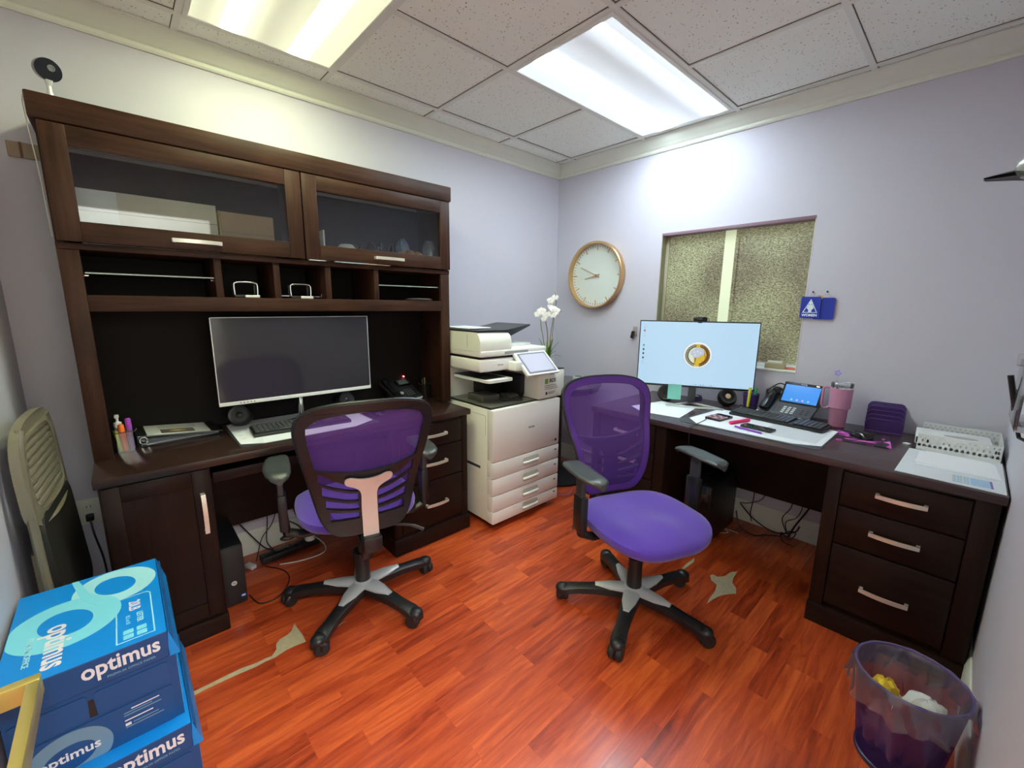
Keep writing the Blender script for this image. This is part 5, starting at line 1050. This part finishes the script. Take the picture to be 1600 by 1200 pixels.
m = MB(); m.lathe([(0, .762), (.325, .762), (.33, .766), (.33, .772), (.326, .776), (0, .776)], mat('smoked_top', (.03, .03, .035), .06, coat=.4), seg=64); m.build('table_top', t)
m = MB(); m.lathe([(0, .72), (.30, .72), (.315, .73), (.315, .761), (0, .761)], BLACKG, seg=48); m.lathe([(0, .04), (.045, .05), (.035, .12), (.03, .65), (.06, .72), (0, .72)], BLACK, seg=24); m.build('pedestal', t)
m = MB(); m.lathe([(0, .012), (.26, .012), (.26, .02), (.12, .035), (.05, .06), (0, .06)], BLACK, seg=40); m.lathe([(0, 0), (.24, 0), (.24, .012), (0, .012)], BLACK, seg=40); m.build('base_disc', t)
t = thing('smart_speaker', 'small pale green puck-shaped speaker on the round side table', 'speaker', (.455, -.215, .7762))
m = MB(); m.lathe([(0, .004), (.040, .004), (.045, .012), (.045, .034), (.040, .040), (0, .040)], mat('pale_green', (.55, .66, .60), .5), seg=32); m.build('body', t)
m = MB(); m.lathe([(0, 0), (.040, 0), (.042, .006), (0, .006)], BLACK, seg=28); m.lathe([(0, .0401), (.030, .0401), (.030, .0412), (0, .0412)], DGREY, seg=28); m.build('top_ring', t)
cord('thin black lead of the puck speaker on the round table', [(.50, -.205, .785), (.56, -.24, .779), (.62, -.30, .779), (.66, -.34, .779)], .0016)
cord('thin violet cable lying on the floor right of the copier', [(.62, -.66, .003), (.70, -.60, .003), (.66, -.50, .003), (.60, -.44, .003), (.62, -.36, .003)], .002, mat('violet_cable', (.25, .15, .45), .5))
# ------------------------------------------------------------------ paper cartons
CY = mat('carton_blue', (.0, .23, .66), .42); NV = mat('carton_navy', (.004, .060, .20), .45); TEAL = mat('carton_teal', (.34, .68, .74), .42); TEALD = mat('carton_teal_light', (.20, .62, .74), .42); SLATE = mat('carton_slate', (.14, .26, .36), .45); WT = mat('carton_white', (.72, .70, .70), .5)
def ring(cx, cy, ro, ri, sx, rot, n=48):
    f = lambda r, ry: [(cx+r*sx*cos(a)*cos(rot)-ry*sin(a)*sin(rot), cy+r*sx*cos(a)*sin(rot)+ry*sin(a)*cos(rot)) for a in [2*pi*i/n for i in range(n)]]
    return f(ro, ro), f(ri, ri*.82)
def carton(label, x1, y1, z0, top=True):
    """x1,y1 = room-side corner; box runs to -x and -y"""
    L_, W_, Hh = .430, .300, .265
    t = thing('paper_carton', label, 'box', (x1-L_/2, y1-W_/2, z0), group='blue copy paper cartons')
    m = MB(); m.box(-L_/2+.006, L_/2-.006, -W_/2+.006, W_/2+.010, 0, Hh-.01, NV); bd = m.build('carton_body', t, smooth=False)
    m = MB(); m.box(-L_/2+.006, L_/2-.0065, W_/2+.010, W_/2+.0105, .0, .18, CY); m.box(-.10, .08, W_/2+.0105, W_/2+.0109, 0, .18, TEAL); m.box(.12, .19, W_/2+.0105, W_/2+.0109, 0.02, .15, WT); m.build('side_print', bd, off=(0, 0, 0), smooth=False)
    Me = Tr(L_/2-.0055, 0, 0) @ Rz(pi/2) @ Rx(pi/2)      # local x along +y, y up
    m = MB()
    m.prism(rrect(-.138, -.012, .112, .176, .008), .0022, mat('carton_flap', (.005, .065, .21), .45), Me); m.prism(rrect(.002, .141, .112, .176, .008), .0022, MATS['carton_flap'], Me)
    m.prism(rrect(-.144, .143, -.0, .104, .008), .0022, MATS['carton_flap'], Me); m.prism([(-.012, .112), (.002, .112), (-.001, .16), (-.010, .16)], .0003, BLACK, Me)
    pe = m.build('end_flaps', bd, off=(0, 0, 0), smooth=False)
    m = MB(); o, i_ = ring(-.055, .035, .066, .040, 1.15, .15)
    cl = lambda P: [(max(-.143, min(.143, x)), max(.001, min(.103, y))) for x, y in P]
    m.prism(cl(o), .0004, SLATE, Me @ Tr(0, 0, .0023)); m.prism(cl(i_), .0004, MATS['carton_flap'], Me @ Tr(0, 0, .0028)); m.text('optimus', .033, WT, Me @ Tr(-.055, .040, .0034), bold=.0006)
    for k, (yy, a, b) in enumerate(((.088, .060, .115), (.081, .045, .10), (.074, .045, .118), (.060, .045, .10), (.048, .060, .11), (.040, .045, .12))): m.prism([(a, yy), (b, yy), (b, yy+.0028), (a, yy+.0028)], .0003, WT if k in (0, 3) else SLATE, Me @ Tr(0, 0, .0023))
    m.prism([(.045, .046), (.056, .046), (.056, .053), (.045, .053)], .0004, WT, Me @ Tr(0, 0, .0023)); m.build('end_print', pe, off=(0, 0, 0), smooth=False)
    # lid
    m = MB(); m.box(-L_/2, L_/2, -W_/2, W_/2, Hh-.075, Hh, NV, .002); m.box(-L_/2+.001, L_/2-.001, -W_/2+.001, W_/2-.001, Hh-.0002, Hh+.0004, CY); m.verts_faces([(-L_/2, W_/2-.004, Hh-.075), (-L_/2, W_/2+.020, Hh-.075), (-L_/2, W_/2+.001, Hh), (L_/2, W_/2-.004, Hh-.075), (L_/2, W_/2+.020, Hh-.075), (L_/2, W_/2+.001, Hh)], [(0, 1, 2), (3, 5, 4), (1, 4, 5, 2), (0, 3, 4, 1), (0, 2, 5, 3)], CY); ld = m.build('lid', t, smooth=False)
    m = MB(); Ml = Tr(L_/2+.0002, 0, Hh-.0375) @ Rz(pi/2) @ Rx(pi/2); m.text('optimus', .056, WT, Ml @ Tr(.060, .009, 0), bold=.0012, sx=.80); m.text('PREMIUM OFFICE PAPER', .0085, SLATE, Ml @ Tr(.075, -.022, 0), bold=.0002); m.build('lid_print', ld, off=(0, 0, 0), smooth=False)
    if top:
        Mt = Tr(0, 0, Hh+.0005)
        m = MB(); clp = lambda P: [(max(-L_/2+.002, min(L_/2-.002, x)), max(-W_/2+.002, min(W_/2-.002, y))) for x, y in P]
        for (cx, cy, ro, ri, sx, rot, mt_, z) in ((-.115, .052, .092, .052, 1.05, .5, TEAL, 0), (.005, -.045, .108, .060, 1.05, .5, TEALD, .0005)):
            o, i_ = ring(cx, cy, ro, ri, sx, rot); m.prism(clp(o), .0002, mt_, Mt @ Tr(0, 0, z), holes=[clp(i_)])
        m.prism(clp([(-.222, -.045), (-.09, -.02), (-.02, .02), (-.04, .045), (-.12, -.005), (-.222, -.03)]), .0002, TEALD, Mt @ Tr(0, 0, .0008))
        m.text('optimus', .070, WT, Mt @ Tr(.095, -.055, .0011) @ Rz(0), bold=.0014, sx=.8); m.text('PREMIUM OFFICE', .016, TEAL, Mt @ Tr(.085, -.105, .0011), bold=.0004)
        fr = [(-.02, .052), (.195, .052), (.195, .128), (-.01, .128), (-.02, .12)]; m.prism([(.0+x, y) for x, y in fr], .0002, TEAL, Mt, holes=[[(-.017, .055), (.192, .055), (.192, .125), (-.0085, .125), (-.017, .118)]])
        m.text('20LB', .034, WT, Mt @ Tr(.035, .090, .0003), bold=.0005, sx=.7); m.text('LETTER', .018, TEAL, Mt @ Tr(.10, .100, .0003), bold=.0004, sx=.8); m.text('8.5 x 11', .013, TEAL, Mt @ Tr(.10, .076, .0003))
        for k in range(2):
            for j in range(2): m.prism(rrect(.145+.022*k, .163+.022*k, .066+.026*j, .086+.026*j, .002), .0002, TEALD, Mt)
        m.build('top_print', ld, off=(0, 0, 0), smooth=False)
    return t
carton('blue copy paper carton on top of the stack, its printed lid facing up', 1.245, -2.885, .2655)
carton('lower blue copy paper carton on the floor under the other one', 1.285, -2.866, 0.0, False)
# gold frame
t = thing('gold_frame', 'flat gold metal frame jutting from the near wall over the blue cartons', 'frame', (1.60, RY, .575), world=True)
for x0, x1, y0, y1, n_ in ((1.321, 1.344, -3.194, -3.092, 'crossbar'), (1.344, 1.90, -3.112, -3.092, 'side_bar'), (1.344, 1.90, -3.194, -3.176, 'side_bar'), (1.880, 1.90, -3.176, -3.112, 'crossbar')):
    m = MB(); m.box(x0, x1, y0, y1, .555, .600, GOLD, .003); m.build(n_, t)
# ------------------------------------------------------------------ bin
t = thing('waste_bin', 'purple wire-mesh waste bin with a clear liner beside the right desk', 'bin', (2.578, -1.272, 0))
m = MB(); m.lathe([(.095, .004), (.128, .30)], weave('bin_mesh', (.06, .025, .16), .55), seg=44, caps=False); m.build('mesh_wall', t)
m = MB(); m.lathe([(0, .0), (.098, .0), (.100, .004), (.100, .016), (.096, .018), (.094, .006), (0, .006)], mat('bin_base', (.025, .012, .07), .4), seg=44); m.build('base', t)
m = MB(); m.tube([(.129*cos(a), .129*sin(a), .302) for a in [2*pi*i/44 for i in range(44)]], .0038, mat('bin_rim', (.10, .06, .22), .4), 8, closed=True); m.build('rim', t)
m = MB(); rows = []; rnd = random.Random(9)
for r, z, am in ((.06, .035, .010), (.085, .07, .008), (.105, .16, .006), (.118, .26, .004), (.125, .300, .001), (.130, .3075, .0015), (.136, .300, .003), (.138, .270, .006), (.139, .235, .008), (.141, .215, .010)):
    rows.append([((r+am*(sin(j*1.7+z*40)+.6*sin(j*.9))) * cos(2*pi*j/60), (r+am*(sin(j*1.7+z*40)+.6*sin(j*.9))) * sin(2*pi*j/60), z+(am*.8*sin(j*.8) if z < .29 else 0)) for j in range(60)])
m.grid(rows, BAG, wrapu=True); m.build('liner', t)
o = solo(crumple(.06, (.6, .75, .9), mat('yellow_wrapper', (.72, .50, .03), .35), .16, 11), 'wrapper', 'crumpled yellow wrapper inside the waste bin', 'rubbish', (2.530, -1.312, .165))
m = crumple(.056, (1, .9, .9), mat('tissue', (.62, .63, .60), .7), .12, 12); solo(m, 'tissue', 'crumpled white tissue inside the waste bin by the wall', 'rubbish', (2.622, -1.250, .135))
# ------------------------------------------------------------------ folded chair
BG = mat('beige_plastic', (.20, .18, .125), .42); BGD = mat('beige_metal', (.19, .172, .12), .4, metal=.2)
def folding_chair(label, loc, rz, seatm, lean):
    t = thing('folding_chair', label, 'folding chair', loc, rz)
    Ml = Rx(lean)
    for s_ in (-1, 1):
        m = MB(); m.tube(spline([(s_*.215, .012, .012), (s_*.22, .01, .35), (s_*.215, .0, .70), (s_*.19, -.008, .90), (s_*.15, -.012, .98)], 5, False), .012, BGD, 10, M=Ml, sx=1.2); m.build('front_leg', t)
        m = MB(); m.tube([(s_*.185, .040, .012), (s_*.185, .030, .40), (s_*.19, .018, .60)], .011, BGD, 10, M=Ml); m.build('rear_leg', t)
        m = MB(); m.tube([(s_*.200, .032, .30), (s_*.205, .034, .46)], .007, BGD, 8, M=Ml, sx=1.6); m.ball((s_*.205, .043, .46), .008, CHROME, (1, .6, 1), M=Ml, seg=10); m.build('hinge_link', t)
    m = MB(); m.cyl((-.185, .035, .10), (.185, .035, .10), .008, BGD, M=Ml); m.cyl((-.215, .010, .16), (.215, .010, .16), .008, BGD, M=Ml); m.build('stretcher', t)
    m = MB(); B_ = spline([(-.215, .70), (-.225, .82), (-.20, .94), (-.13, 1.0), (0, 1.015), (.13, 1.0), (.20, .94), (.225, .82), (.215, .70), (.10, .675), (0, .67), (-.10, .675)], 4)
    I_ = [(x*.80, .845+(y-.845)*.72) for x, y in B_]
    m.prism(B_, .022, BG, Ml @ Rx(pi/2) @ Tr(0, 0, -.012), holes=[I_])
    for k in range(9):
        z = .735+.026*k; hw_ = .165*(1-((k-3)/9)**2*.5); m.box(-hw_, hw_, -.008, .010, z, z+.019, BG, .004, M=Ml @ Tr(0, 0, 0))
    for v in m.bm.verts: v.co.y -= .30*(.05-v.co.x**2)*(1 if v.co.z > .6 else 0)
    m.build('backrest', t)
    m = MB(); P = rrect(-.20, .20, .30, .715, .06); m.prism(P, .016, seatm, Ml @ Rx(pi/2) @ Tr(0, 0, .002)); m.build('seat', t)
    return t
folding_chair('beige folding chair with a slatted back, folded flat against the near wall', (.50, -3.088, 0), R(175), mat('seat_dark', (.022, .021, .018), .5), R(-3.2))
# unseen doorway and hallway behind the viewpoint are added for fill light
for o in bpy.data.objects:
    for k_ in ('_w', '_o'):
        if k_ in o: del o[k_]
